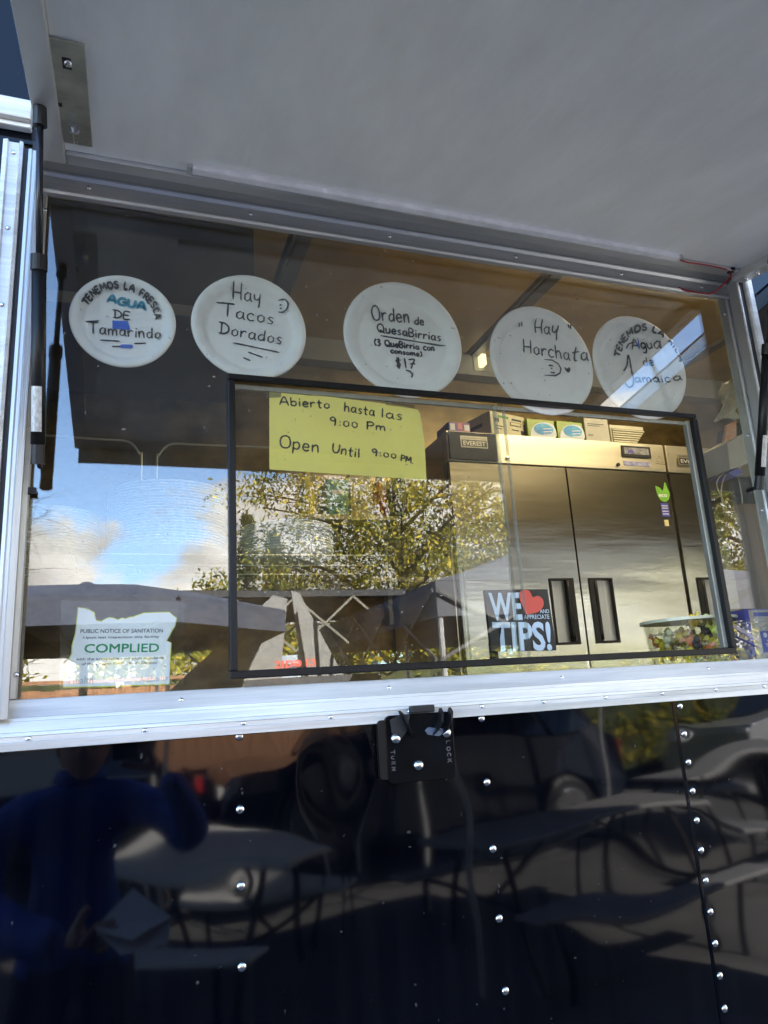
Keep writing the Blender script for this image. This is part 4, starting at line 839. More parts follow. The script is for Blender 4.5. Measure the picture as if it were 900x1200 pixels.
# slotted rack
T = empty('slotted_rack', (2.06, 1.45, ZT), 'pale slotted plastic rack lying at the right end of the fridge top', 'rack', None)
PLS = mat('ivory_plastic', (.60,.57,.42), .4)
bm = B(); box(bm, 1.99, 2.17, 1.34, 1.62, ZT+.078, ZT+.096); obj('top_sheet', bm, PLS, T, bevel=.002)
sl_ = None
for k in range(7):
    z = ZT+.004+k*.0105
    bm = B(); box(bm, 1.995+.0, 2.165-.055*(1-k/6), 1.330, 1.338, z, z+.0055); obj('slat', bm, PLS, T)
for x in (1.99, 2.08):
    bm = B(); box(bm, x, x+.006, 1.3385, 1.60, ZT, ZT+.077); obj('rack_side', bm, PLS, T)

# ---- ceiling light, lit
T = empty('wall_light', (1.745, 1.97, 3.24), 'small glowing light high on the back wall, seen between two plates', 'ceiling light')
bm = B(); box(bm, 1.715, 1.742, 1.92, 1.965, 3.222, 3.282); obj('lamp_cover', bm, mat('lamp_glow', (.9,.85,.6), .5, emit=((1,.86,.50), .16), var=0), T, bevel=.003)
bm = B(); box(bm, 1.69, 1.80, 1.9655, 2.0, 3.205, 3.285); obj('lamp_bracket', bm, FLANGE, T)
T = empty('tube_light', (1.9, .45, 3.25), 'long lit tube light on the ceiling above the serving window', 'ceiling light')
bm = B(); box(bm, 1.5, 2.9, .40, .50, 3.262, 3.298); obj('housing', bm, WHITE, T)
bm = B(); box(bm, 1.52, 2.88, .41, .49, 3.232, 3.2615); obj('diffuser', bm, mat('tube_glow', (.9,.9,.8), .5, emit=((1,.84,.54), 5.6), var=0), T)

# ---- shelf with bottles at the back left
T = empty('wall_shelf', (1.0, 1.75, 2.30), 'two tier steel wall shelf seen faintly behind the tree reflection', 'shelf')
for z in (2.292, 2.035):
    bm = B(); box(bm, .60 if z > 2.2 else .93, 1.165, 1.60, 2.04, z, z+.022); obj('shelf_board', bm, mat('shelf_steel', (.55,.50,.32), .3, .6), T, bevel=.002)
bm = B(); box(bm, 1.14, 1.16, 1.98, 2.04, 1.9, 2.6); obj('shelf_bracket', bm, FLANGE, T)
def bottle(x, y, z, r, h, m, cap, label):
    T = empty('bottle', (x,y,z), label, 'bottle', None)
    bm = B(); lathe(bm, [(.001,0),(r*.9,0),(r,.01),(r,h*.62),(r*.8,h*.72),(r*.38,h*.82),(r*.36,h*.9)], (x,y,z), 'z', 18); obj('bottle_body', bm, m, T, smooth=True)
    bm = B(); lathe(bm, [(r*.45,h*.9),(r*.42,h)], (x,y,z), 'z', 14); obj('bottle_cap', bm, cap, T)
YB = mat('mustard_yellow', (.75,.58,.05), .4); RB = mat('sauce_red', (.60,.06,.03), .35); BB = mat('bottle_blue', (.05,.10,.45), .35)
bottle(.70, 1.68, 2.3145, .032, .20, YB, YB, 'yellow squeeze bottle at the left end of the wall shelf')
bottle(1.02, 1.68, 2.3145, .034, .19, RB, PW, 'red sauce bottle on the wall shelf beside the blue one')
bottle(1.10, 1.66, 2.3145, .030, .23, BB, RB, 'blue bottle with a red cap at the right end of the wall shelf')
for (a, b_, h, m_, lb) in ((.775, .865, .16, mat('teal_carton', (.12,.36,.30), .5), 'teal carton on the wall shelf beside the yellow bottle'), (.875, .965, .19, mat('kraft_carton', (.60,.48,.22), .6), 'kraft carton on the wall shelf in front of the teal one')):
    T, d = carton(a, b_, 1.64, 1.80, 2.3145, 2.3145+h, m_, lb, grp='cartons on the wall shelf'); d('print_line', .2,.8,.6,.72, PW); d('print_line', .2,.6,.3,.36, INK)

# ---- stacks of plates seen from below on a wire shelf near the glass, with its bent wire hangers
WS = empty('wire_shelf', (.1,.45,1.9), 'thin wire shelf hung behind the left end of the window', 'shelf')
WIRE = mat('shelf_wire', (.70,.68,.55), .3, .6)
bm = B()
for y in (.33,.45,.57): tube(bm, [(-.45,y,1.893),(.55,y,1.893)], .0016, 6)
for x in (-.44,-.1,.2,.54): tube(bm, [(x,.32,1.8965),(x,.58,1.8965)], .0016, 6)
obj('wire_tray', bm, WIRE, WS, smooth=True)
for sx in ((.0285,-1),(.0640,1)):
    bm = B(); x = sx[0]; s = sx[1]
    tube(bm, catmull([(x,.60,1.897),(x,.60,2.17),(x+s*.004,.60,2.19),(x+s*.018,.60,2.212),(x+s*.04,.60,2.223),(x+s*.10,.60,2.224),(x+s*.34,.60,2.228)], 5), .0028, 8)
    obj('wire_hanger', bm, WIRE, WS, smooth=True)
STACKM = mat('foam_white', (.66,.70,.74), .55, 0, var=.05)
for cx, r_, n_, z0_, lb in ((-.155,.100,14,1.8985,'stack of white foam plates at the left end of the wire shelf'), (.085,.125,23,1.8985,'tallest stack of white foam plates on the wire shelf'), (.345,.105,11,1.8985,'low stack of white foam plates at the right end of the wire shelf')):
    T = empty('plate_stack', (cx,.45,z0_), lb, 'stack of plates', 'stacks of foam plates')
    me0 = None
    for k in range(n_):
        if me0 is None:
            bm = B(); lathe(bm, [(.001,0),(r_*.72,0),(r_*.8,.004),(r_*.97,.0145),(r_,.0155),(r_*.992,.0180),(r_*.78,.007),(r_*.7,.003),(.001,.003)], (0,0,0), 'z', 40)
            bmesh.ops.recalc_face_normals(bm, faces=bm.faces[:]); me0 = bpy.data.meshes.new('plate'); bm.to_mesh(me0); bm.free(); me0.materials.append(STACKM); me0.polygons.foreach_set('use_smooth', [True]*len(me0.polygons))
        link('plate', me0, T, (cx+random.uniform(-.002,.002), .45+random.uniform(-.002,.002), z0_+k*.0060))

# ---- right edge: hung bag, small carton and cords on the inner post
bm = B(); box(bm, 1.338, 1.40, .10, .16, 1.56, 1.975); T = obj('inner_post', bm, mat('stained_wood', (.24,.14,.065), .6, 0, var=.35, nscale=6, stretch=(6,6,.5)), TR)
T = empty('receipt_printer', (1.49,.29,2.16), 'tilted pale grey printer with an orange paper top, hung right of the window', 'printer')
def quad_prism(bm, q, y0, y1): return prism_xz(bm, q, y0, y1)
bm = B(); quad_prism(bm, [(1.447,2.100),(1.510,2.118),(1.541,2.128),(1.524,2.208),(1.452,2.172)], .22, .31); obj('printer_body', bm, mat('printer_grey', (.50,.48,.40), .5), T, bevel=.003)
bm = B(); quad_prism(bm, [(1.441,2.170),(1.486,2.190),(1.496,2.236),(1.462,2.222)], .218, .226); obj('orange_sheet', bm, mat('orange_film', (.62,.25,.09), .3, 0, col2=(.72,.48,.28), nscale=60), T)
bm = B(); quad_prism(bm, [(1.500,2.200),(1.512,2.235),(1.528,2.215),(1.545,2.150),(1.538,2.135),(1.526,2.205)], .225, .30); obj('dark_hood', bm, GASK, T)
bm = B(); quad_prism(bm, [(1.455,2.096),(1.478,2.086),(1.505,2.100),(1.49,2.112)], .235, .30); obj('violet_tag', bm, mat('violet_mark', (.12,.10,.42), .4), T)
T = empty('plastic_bag', (1.53,.27,2.36), 'crumpled see-through white bag hanging at the upper right of the window', 'bag')
bm = B()
base = [(1.520,2.362),(1.555,2.360),(1.560,2.30),(1.556,2.275),(1.520,2.262),(1.480,2.250),(1.492,2.285),(1.515,2.31)]
gx = np.linspace(0,1,9); gy = np.linspace(0,1,11); vv = []
for j, t in enumerate(gy):
    xl = 1.520+(1.472-1.520)*t**1.4; xr = 1.553+.006*t; zz = 2.362-.110*t
    vv.append([bm.verts.new((xl+(xr-xl)*u+random.uniform(-.002,.002), .262+.012*math.sin(u*9+t*7)+random.uniform(-.004,.004), zz+(u*.012)+random.uniform(-.002,.002))) for u in gx])
for j in range(10):
    for i in range(8): bm.faces.new((vv[j][i], vv[j][i+1], vv[j+1][i+1], vv[j+1][i]))
o = obj('bag_film', bm, mat('bag_film', (.62,.60,.45), .3, 0, var=.3, nscale=60, trans=.25), T, smooth=True)
sm = o.modifiers.new('t', 'SOLIDIFY'); sm.thickness = .0015
CORD = mat('pale_cord', (.48,.46,.34), .5)
for i, pts_ in enumerate(([(1.462,.25,2.105),(1.425,.25,2.07),(1.412,.22,2.00),(1.418,.2,1.90),(1.40,.18,1.80),(1.385,.16,1.74),(1.372,.14,1.70)],
                          [(1.470,.25,2.100),(1.440,.24,2.08),(1.402,.22,2.02),(1.392,.2,1.92),(1.398,.18,1.86),(1.410,.17,1.78),(1.45,.16,1.72)],
                          [(1.500,.25,2.105),(1.49,.24,2.03),(1.450,.22,1.95),(1.415,.2,1.88),(1.405,.18,1.82),(1.43,.16,1.745),(1.50,.16,1.70)])):
    bm = B(); tube(bm, catmull(pts_, 6), .0018, 7); o = obj('cord', bm, CORD, None, smooth=True)
    tag(o, ('thin pale cord hanging nearest the window frame', 'thin pale cord hanging in the middle under the printer', 'thin pale cord swinging furthest right under the printer')[i], 'cord', 'cords under the printer')
# ================================================================ WHAT STANDS BEHIND THE CAMERA (seen mirrored in the glass and the black skin)
BARK = mat('bark', (.045,.037,.028), .85, 0, var=.4, nscale=12, bump=.01, bscale=20)
def leaf_mat(name, c1, c2, c3):
    m = bpy.data.materials.new(name); m.use_nodes = True; t = m.node_tree; b = t.nodes['Principled BSDF']
    g = N(t, 'ShaderNodeNewGeometry'); r = N(t, 'ShaderNodeValToRGB'); e = r.color_ramp.elements
    e[0].color = (*c1, 1); e[1].color = (*c3, 1); k = e.new(.5); k.color = (*c2, 1)
    t.links.new(g.outputs['Random Per Island'], r.inputs[0]); t.links.new(r.outputs[0], b.inputs['Base Color']); b.inputs['Roughness'].default_value = .7; b.inputs['Specular IOR Level'].default_value = .12
    tl = N(t, 'ShaderNodeBsdfTranslucent'); t.links.new(r.outputs[0], tl.inputs[0]); mi = N(t, 'ShaderNodeMixShader'); mi.inputs[0].default_value = .3
    t.links.new(b.outputs[0], mi.inputs[1]); t.links.new(tl.outputs[0], mi.inputs[2]); t.links.new(mi.outputs[0], t.nodes['Material Output'].inputs[0]); return m
L_OAK = leaf_mat('leaf_olive', (.07,.09,.022), (.15,.16,.03), (.28,.20,.04))
L_YEL = leaf_mat('leaf_yellow_green', (.10,.12,.016), (.27,.26,.03), (.42,.31,.04))
L_MIX = leaf_mat('leaf_mixed', (.07,.085,.022), (.27,.25,.04), (.55,.42,.07))
L_DRK = leaf_mat('leaf_dark', (.03,.05,.02), (.05,.075,.03), (.08,.10,.04))
def leaves(name, centers, spread, n, size, m, parent):
    """many small leaf faces scattered round the given clump centres"""
    c = np.array(centers); k = rng.integers(0, len(c), n); sp_ = np.asarray(spread)
    p = c[k] + np.clip(rng.normal(0, .8, (n, 3)), -1.5, 1.5)*(sp_[k][:, None] if sp_.ndim else sp_)*np.array([1,1,.75])
    d = rng.normal(0, 1, (n, 3)); d /= np.linalg.norm(d, axis=1)[:, None]; e = np.cross(d, rng.normal(0, 1, (n, 3))); e /= np.linalg.norm(e, axis=1)[:, None]
    s = size*rng.uniform(.35, 1.55, n)[:, None]
    v = np.stack([p-d*s, p+e*s*.45, p+d*s, p-e*s*.45], 1).reshape(-1, 3)
    f = np.arange(n*4).reshape(n, 4)
    me = bpy.data.meshes.new(name); me.from_pydata(v.tolist(), [], f.tolist()); me.materials.append(m)
    return tag(link(name, me, parent), kind='stuff')
def tree(x, y, h, cr, cz0, n, size, m, label, seed=1, trunk=.18, limbs=9, squash=1.0, clump=.55, nsub=7):
    rd = random.Random(seed); T = empty('broadleaf_tree', (x, y, 0), label, 'tree', 'trees behind the tents')
    bm = B(); top = Vector((x+rd.uniform(-.3,.3), y, h*.8)); base = Vector((x, y, 0)); mid = Vector((x+rd.uniform(-.2,.2), y, cz0))
    tube(bm, catmull([base, mid, top], 5), trunk, 10, trunk*.25); obj('trunk', bm, BARK, T, smooth=True)
    bm = B(); tips = []; spr = []
    for i in range(limbs):
        t = i/limbs; z = cz0*.85+(h*.78-cz0*.85)*t; a = rd.uniform(0, 6.28) + i*2.4
        st = mid.lerp(top, max(0, (z-cz0)/(h*.8-cz0))) if z > cz0 else base.lerp(mid, z/cz0)
        rr_ = cr*(.55+.5*math.sin(math.pi*min(1, .25+.6*t)))*rd.uniform(.75,1.15)
        en = st+Vector((math.cos(a)*rr_, math.sin(a)*rr_*.8, rr_*rd.uniform(.25,.75)*squash))
        md = st.lerp(en, .5)+Vector((0,0,rr_*.08))
        tube(bm, catmull([st, md, en], 4), trunk*.28, 6, trunk*.06)
        for j in range(nsub):
            q = st.lerp(en, rd.uniform(.35, 1.0)); e2 = q+Vector((rd.gauss(0,1), rd.gauss(0,1), rd.gauss(.25,.8)))*cr*.24
            tube(bm, [q, q.lerp(e2,.5)+Vector((0,0,.03)), e2], trunk*.06, 5, trunk*.02); tips.append(tuple(e2)); spr.append(cr*rd.uniform(.07,.15)*clump/.55)
    obj('limbs', bm, BARK, T, smooth=True)
    if n: leaves('crown', tips, spr, n, size, m, T)
    return T
tree(5.9, -14.0, 7.3, 3.1, 2.7, 36000, .048, L_MIX, 'tall open crowned tree with olive leaves, its trunk between the two tents', seed=3, trunk=.20, limbs=20, squash=.85, nsub=17, clump=.52)
tree(3.0, -13.5, 3.7, 2.3, 1.6, 30000, .046, L_OAK, 'low spreading olive tree in front of the conifers', seed=8, trunk=.15, limbs=10, squash=.4)
tree(9.2, -15.5, 6.6, 2.6, 2.6, 8000, .055, L_YEL, 'sparse yellow green tree beside the tall open one', seed=5, trunk=.14, limbs=10)
tree(9.0, -12.5, 4.0, 1.6, 1.8, 15000, .055, L_YEL, 'dense bright yellow green tree rising behind the right tent', seed=12, trunk=.12, limbs=9, squash=.5)
tree(16.0, -13.5, 8.0, 3.4, 2.5, 26000, .065, L_OAK, 'broad olive tree far to the right of the tents', seed=15, trunk=.22, limbs=16, nsub=9)
tree(21.0, -14.5, 8.0, 3.4, 2.5, 9000, .11, L_DRK, 'dark tree at the far right end of the row', seed=16, trunk=.22, limbs=14)
tree(-2.5, -9.5, 5.2, 1.5, 1.6, 0, .08, L_OAK, 'bare leafless tree to the left of the tents', seed=21, trunk=.055, limbs=22, squash=1.3, nsub=26)
tree(-6.5, -12, 6.0, 3.0, 2.0, 9000, .1, L_YEL, 'yellow green tree left of the bare one', seed=31, trunk=.2, limbs=12)
def conifer(x, y, h, r_, label, seed):
    rd = random.Random(seed); T = empty('conifer', (x, y, 0), label, 'tree', 'conifers behind the broadleaf trees')
    bm = B(); tube(bm, [(x,y,0),(x,y,h*.5),(x,y,h)], .16, 8, .02); obj('trunk', bm, BARK, T, smooth=True)
    tips, spr = [], []
    for i in range(210):
        t = rd.random()**.7; z = .8+t*(h-.9); a = rd.uniform(0, 6.28); q = r_*(1-(z/h))**.8*rd.uniform(.3,1.1)
        tips.append((x+math.cos(a)*q, y+math.sin(a)*q, z-.15*q)); spr.append(.13+.10*(1-t))
    leaves('crown', tips, spr, 9000, .06, L_DRK, T)
conifer(4.15, -25, 8.3, 1.25, 'taller of the two conifers above the low olive tree', 2)
conifer(5.3, -26, 7.9, 1.0, 'narrower conifer close to the right of the taller one', 4)
# hedge in sections, and the timber fence in front of it
for i, x in enumerate(np.arange(-9, 12, 3.0)):
    T = empty('hedge', (x+1.5, -9.4, 0), 'yellow green clipped hedge '+('at the far left end of the lot','behind the left end of the timber fence','behind the fence under the bare tree','behind the navy umbrella','behind the navy car','behind the pale food cart','behind the silver car')[i], 'hedge', 'hedge along the back of the lot')
    cs = [(x+random.uniform(0,3), -9.4+random.uniform(-.35,.35), random.uniform(.3,2.35+.25*math.sin(x*2.1))) for k in range(130)]
    leaves('foliage', cs, .17, 5200, .06, L_YEL, T)
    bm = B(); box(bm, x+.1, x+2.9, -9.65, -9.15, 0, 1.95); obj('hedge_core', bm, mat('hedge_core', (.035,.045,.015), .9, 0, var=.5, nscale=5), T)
FT = empty('timber_fence', (1.5, -8.5, 0), 'low reddish brown timber board fence beyond the tables', 'fence')
WOOD = mat('fence_timber', (.24,.115,.055), .7, 0, var=.35, nscale=3, stretch=(6,1,.6), bump=.002)
bdm = None
for k in range(68):
    x = -5.0+k*.152
    if x > 2.5: break
    if bdm is None:
        bm = B(); box(bm, 0, .146, 0, .02, .1, 1.86); bdm = bpy.data.meshes.new('board'); bm.to_mesh(bdm); bm.free(); bdm.materials.append(WOOD)
    link('board', bdm, FT, (x, -8.50+random.uniform(-.004,.004), random.uniform(-.01,.01)))
for x in np.arange(-5, 2.7, 2.5):
    bm = B(); box(bm, x, x+.09, -8.6, -8.51, 0, 1.93); obj('post', bm, WOOD, FT)
for z in (.4, 1.5):
    bm = B(); box(bm, -5, 2.52, -8.56, -8.515, z, z+.09); obj('fence_rail', bm, WOOD, FT)
bm = B(); box(bm, -5.05, 2.6, -8.62, -8.46, 1.935, 1.975); obj('cap_board', bm, WOOD, FT)

# market umbrella (left)
NAVY = mat('umbrella_cloth', (.040,.050,.080), .8, 0, var=.15, nscale=4); 
def umbrella(x, y, z, r_, label):
    T = empty('market_umbrella', (x,y,0), label, 'umbrella')
    n = 8; ring = [Vector((x+r_*math.cos(R(22.5+45*k)), y+r_*math.sin(R(22.5+45*k)), z)) for k in range(n)]; top = Vector((x,y,z+.22)); crown = [top.lerp(p, .16)+Vector((0,0,-.0)) for p in ring]
    bm = B(); 
    for off in (0, -.006):
        C_ = [bm.verts.new(p+Vector((0,0,off))) for p in crown]; Q_ = [bm.verts.new(p+Vector((0,0,off))) for p in ring]
        M_ = [bm.verts.new(crown[k].lerp(ring[k],.5)+Vector((0,0,.035+off))) for k in range(n)]
        for k in range(n):
            bm.faces.new((C_[k],M_[k],M_[(k+1)%n],C_[(k+1)%n])); bm.faces.new((M_[k],Q_[k],Q_[(k+1)%n],M_[(k+1)%n]))
    for k in range(n):   # short valance
        a, b = ring[k], ring[(k+1)%n]; vs = [bm.verts.new(p) for p in (a, b, b+Vector((0,0,-.13)), a+Vector((0,0,-.13)))]; bm.faces.new(vs)
    obj('canopy', bm, NAVY, T)
    bm = B(); lathe(bm, [(.34,-.03),(.34,-.015),(.16,.035),(.05,.055),(.03,.07),(.01,.075)], (x,y,top.z-.05), 'z', 16); obj('vent_cap', bm, NAVY, T)
    bm = B(); tube(bm, [(x,y,.05),(x,y,top.z)], .024, 12); obj('pole', bm, BLKM, T)
    bm = B(); lathe(bm, [(.32,0),(.32,.05),(.08,.08),(.05,.3)], (x,y,0), 'z', 24); obj('base', bm, GASK, T)
    for k in range(n):
        bm = B(); tube(bm, [top+Vector((0,0,-.03)), ring[k]+Vector((0,0,-.02))], .012, 6); rb = obj('rib', bm, BLKM, T)
        bm = B(); tube(bm, [Vector((x,y,z-.25)), top.lerp(ring[k],.5)+Vector((0,0,-.02))], .010, 6); obj('strut', bm, BLKM, rb)
umbrella(-.22, -3.62, 2.12, 1.22, 'dark navy market umbrella, the nearest one left of the white pennants')
# pop-up tents
TENT = mat('tent_cloth', (.075,.08,.10), .8, 0, var=.1, nscale=4)
def tent(x, y, w_, z, rise, label, m, truss_m, val=.22):
    T = empty('popup_tent', (x,y,0), label, 'tent', 'pop-up tents over the tables'); h = w_/2
    c = [Vector((x-h,y+h,z)), Vector((x+h,y+h,z)), Vector((x+h,y-h,z)), Vector((x-h,y-h,z))]; top = Vector((x,y,z+rise))
    bm = B()
    for off in (0, -.006):
        t_ = bm.verts.new(top+Vector((0,0,off))); q = [bm.verts.new(p+Vector((0,0,off))) for p in c]; md = [bm.verts.new(top.lerp(p,.5)+Vector((0,0,off-.03))) for p in c]
        for k in range(4): bm.faces.new((t_, md[k], md[(k+1)%4])); bm.faces.new((md[k], q[k], q[(k+1)%4], md[(k+1)%4]))
    obj('roof_cloth', bm, m, T)
    for k in range(4):
        a, b = c[k], c[(k+1)%4]; d = (b-a).normalized(); nrm = d.cross(Vector((0,0,1)))
        bm = B(); obox(bm, (a+b)/2+Vector((0,0,-val/2-.003)), d, nrm, (0,0,1), (b-a).length/2, .003, val/2); obj('valance', bm, m, T)
        bm = B(); tube(bm, [(a.x*.985+x*.015, a.y*.985+y*.015, 0), (a.x*.985+x*.015, a.y*.985+y*.015, z-.02)], .018, 8); obj('leg', bm, mat('tent_leg', (.5,.5,.5), .4, .5), T)
        bm = B(); n_ = 4; ht = .42   # scissor truss
        for j in range(n_):
            p, q = a.lerp(b, j/n_)-nrm*.03, a.lerp(b, (j+1)/n_)-nrm*.03
            for u, v_ in ((0, 1), (1, 0)):
                obox(bm, (p+q)/2+Vector((0,0,-.06-ht/2))+nrm*.006*(u-.5), (q-p)+Vector((0,0,ht if u else -ht)), nrm, (q-p).normalized().cross(nrm), math.hypot((q-p).length, ht)/2, .005, .012)
        obj('scissor_truss', bm, truss_m, T)
TR_M = mat('truss_steel', (.14,.135,.11), .5, .2)
tent(3.45, -4.55, 3.3, 2.25, .58, 'slate grey pop-up tent to the right of the white pennants', TENT, mat('truss_dark', (.07,.07,.075), .5))
tent(1.25, -5.4, 1.9, 2.43, .10, 'flat topped grey tent with a lattice of scissor bars behind the umbrella', mat('tent_light', (.03,.032,.036), .8), TR_M, val=.05)
# closed white pennants (tall A shaped sign of two leaning panels)
T = empty('banner_stand', (1.1,-4.0,0), 'tall white banner stand of two leaning pointed panels between umbrella and tent', 'banner')
BW = mat('banner_cloth', (.20,.20,.195), .7, 0, var=.08); YB_ = -4.0
def Wm(pts): return pts
for nm, q in (('left_panel', [(1.00,2.33),(1.10,2.30),(1.02,1.60),(1.0,1.48),(.02,1.48),(.30,1.70)]), ('right_panel', [(1.13,2.36),(1.19,2.34),(1.50,1.72),(1.52,1.48),(1.24,1.48),(1.22,1.6)])):
    bm = B(); prism_xz(bm, q, YB_-.012, YB_+.012); obj('banner_panel', bm, BW, T)
bm = B(); prism_xz(bm, [(1.04,1.48),(1.28,1.48),(1.24,1.9),(1.06,1.9)], YB_-.03, YB_-.018); obj('middle_panel', bm, mat('banner_blue', (.35,.42,.50), .7), T)
bm = B(); tube(bm, [(1.18,YB_+.03,.1),(1.42,YB_+.03,1.9)], .008, 6); tube(bm, [(1.46,YB_+.035,.1),(1.16,YB_+.035,2.2)], .008, 6); tube(bm, [(1.3,YB_+.035,2.15),(1.38,YB_+.035,.1)], .008, 6); obj('banner_poles', bm, BLKM, T)
# lettering faces the trailer and reads mirrored in the glass
type_text('lettering', 'credit', (1.30, 1.86), (1.00, 1.86), .07, YB_+.0125, RD, T, bold=.02)
bm = B(); box(bm, .55, 1.75, YB_+.05, YB_+.07, 1.655, 1.735); obj('cross_board', bm, mat('board_dark', (.03,.032,.04), .5), T)

# pale food cart and white van body beyond
T = empty('food_cart', (5.2,-11.2,0), 'pale blue and cream food cart parked under the tall tree', 'food cart')
PBL = mat('cart_blue', (.30,.48,.52), .5, 0, var=.08); CRM = mat('cart_cream', (.62,.58,.48), .5, 0, var=.08)
bm = B(); box(bm, 4.0, 7.6, -12.3, -10.6, .5, 1.95); obj('lower_body', bm, CRM, T, bevel=.04)
bm = B(); box(bm, 4.0, 7.6, -12.3, -10.6, 1.955, 2.75); obj('upper_body', bm, PBL, T, bevel=.06)
bm = B(); box(bm, 4.7, 6.3, -10.595, -10.57, 1.5, 2.3); o = obj('serving_hatch', bm, mat('cart_dark', (.04,.04,.045), .3), T)
bm = B(); box(bm, 4.6, 6.4, -10.59, -10.1, 2.34, 2.38); obj('awning', bm, WHITE, T)
for x in (4.7, 6.9):
    bm = B(); lathe(bm, [(.30,-.1),(.33,-.07),(.33,.07),(.30,.1)], (x,-10.75,.33), 'y', 24); obj('wheel', bm, GASK, T)
# dark car
def car(x0, y0, sgn, m, label, H=1.0):
    T = empty('parked_car', (x0+2.2, y0, 0), label, 'car'); CG = mat('car_glass', (.02,.025,.03), .05, 0, var=0, spec=.8)
    prof = [(0,.35),(.02,.75),(.12,.95),(.9,1.06),(1.05,1.10),(1.75,1.62),(2.1,1.72),(3.4,1.74),(3.9,1.66),(4.35,1.12),(4.5,1.0),(4.55,.6),(4.5,.35),(4.15,.32),(4.05,.62),(3.7,.72),(3.35,.62),(3.25,.30),(1.35,.30),(1.25,.62),(.9,.72),(.55,.62),(.45,.32)]
    bm = B(); pts_ = [(x0+u, v_*H) for u, v_ in prof]
    secs = [(-.90,.96,.0),(-.86,1.,.02),(.86,1.,.02),(.90,.96,.0)]
    rows = []
    for oy, sc, zz in secs:
        rows.append([bm.verts.new((x, y0+oy*(1 if z < 1.1 else .80), z)) for x, z in pts_])
    n = len(pts_)
    for i in range(3):
        for k in range(n): bm.faces.new((rows[i][k], rows[i+1][k], rows[i+1][(k+1)%n], rows[i][(k+1)%n]))
    bm.faces.new(rows[0]); bm.faces.new(rows[-1][::-1]); obj('body', bm, m, T, bevel=.03)
    for s in (-1, 1):
        for q in ([(1.25,1.13),(1.85,1.60),(2.45,1.64),(2.45,1.13)], [(2.52,1.13),(2.52,1.64),(3.35,1.65),(3.50,1.13)], [(3.58,1.13),(3.44,1.64),(3.78,1.60),(4.10,1.16)]):
            bm = B(); a = [bm.verts.new((x0+u, y0+s*(.905 if z < 1.2 else .735)+s*.0, z*H)) for u, z in q]; b = [bm.verts.new((v_.co.x, v_.co.y-s*.02, v_.co.z)) for v_ in a]
            bm.faces.new(a); bm.faces.new(b[::-1]); 
            for k in range(4): bm.faces.new((a[k], b[k], b[(k+1)%4], a[(k+1)%4]))
            obj('side_window', bm, CG, T)
        for wx in (.9, 3.7):
            bm = B(); lathe(bm, [(.30,-.10),(.34,-.08),(.34,.08),(.30,.10)], (x0+wx, y0+s*.80, .34), 'y', 28); w_ = obj('wheel', bm, GASK, T)
            bm = B(); c = (x0+wx, y0+s*.905, .34); lathe(bm, [(.21,-.01),(.22,.0),(.20,.012)], c, 'y', 24)
            for k in range(6):
                a = k*math.pi/3; obox(bm, (c[0]+.10*math.cos(a), c[1]+.01*s, c[2]+.10*math.sin(a)), (math.cos(a),0,math.sin(a)), (0,1,0), (-math.sin(a),0,math.cos(a)), .10, .008, .018)
            obj('rim', bm, mat('car_rim', (.16,.16,.17), .3, .5), w_)
        bm = B(); box(bm, x0+.0, x0+.05, y0+s*.72-.14, y0+s*.72+.14, .72, .86); obj('headlight', bm, mat('lamp_lens', (.6,.6,.6), .1), T)
        bm = B(); box(bm, x0+4.50, x0+4.56, y0+s*.72-.12, y0+s*.72+.12, .80, .98); obj('tail_light', bm, mat('tail_lens', (.35,.02,.02), .1), T)
    bm = B(); a = [bm.verts.new(v_) for v_ in ((x0+1.08,y0-.78,1.13*H),(x0+1.08,y0+.78,1.13*H),(x0+1.74,y0+.66,1.60*H),(x0+1.74,y0-.66,1.60*H))]; bm.faces.new(a); r_ = bmesh.ops.extrude_face_region(bm, geom=bm.faces[:]); bmesh.ops.translate(bm, verts=[e for e in r_['geom'] if isinstance(e, bmesh.types.BMVert)], vec=(-.02,0,.015)); obj('windscreen', bm, CG, T)
car(.9, -7.2, 1, mat('car_navy', (.015,.02,.035), .12, .3, coat=.5, var=.05), 'dark navy estate car parked in front of the hedge')
car(-3.8, -7.2, 1, mat('car_black', (.01,.011,.013), .15, .2, coat=.4, var=.05), 'added low black car behind the photographer, blocking the fence from the black skin', H=.88)  # added car, hides the bright fence base from the panel's reflection
car(7.6, -7.4, 1, mat('car_silver', (.45,.46,.48), .2, .5, coat=.5, var=.05), 'silver estate car parked right of the navy one')

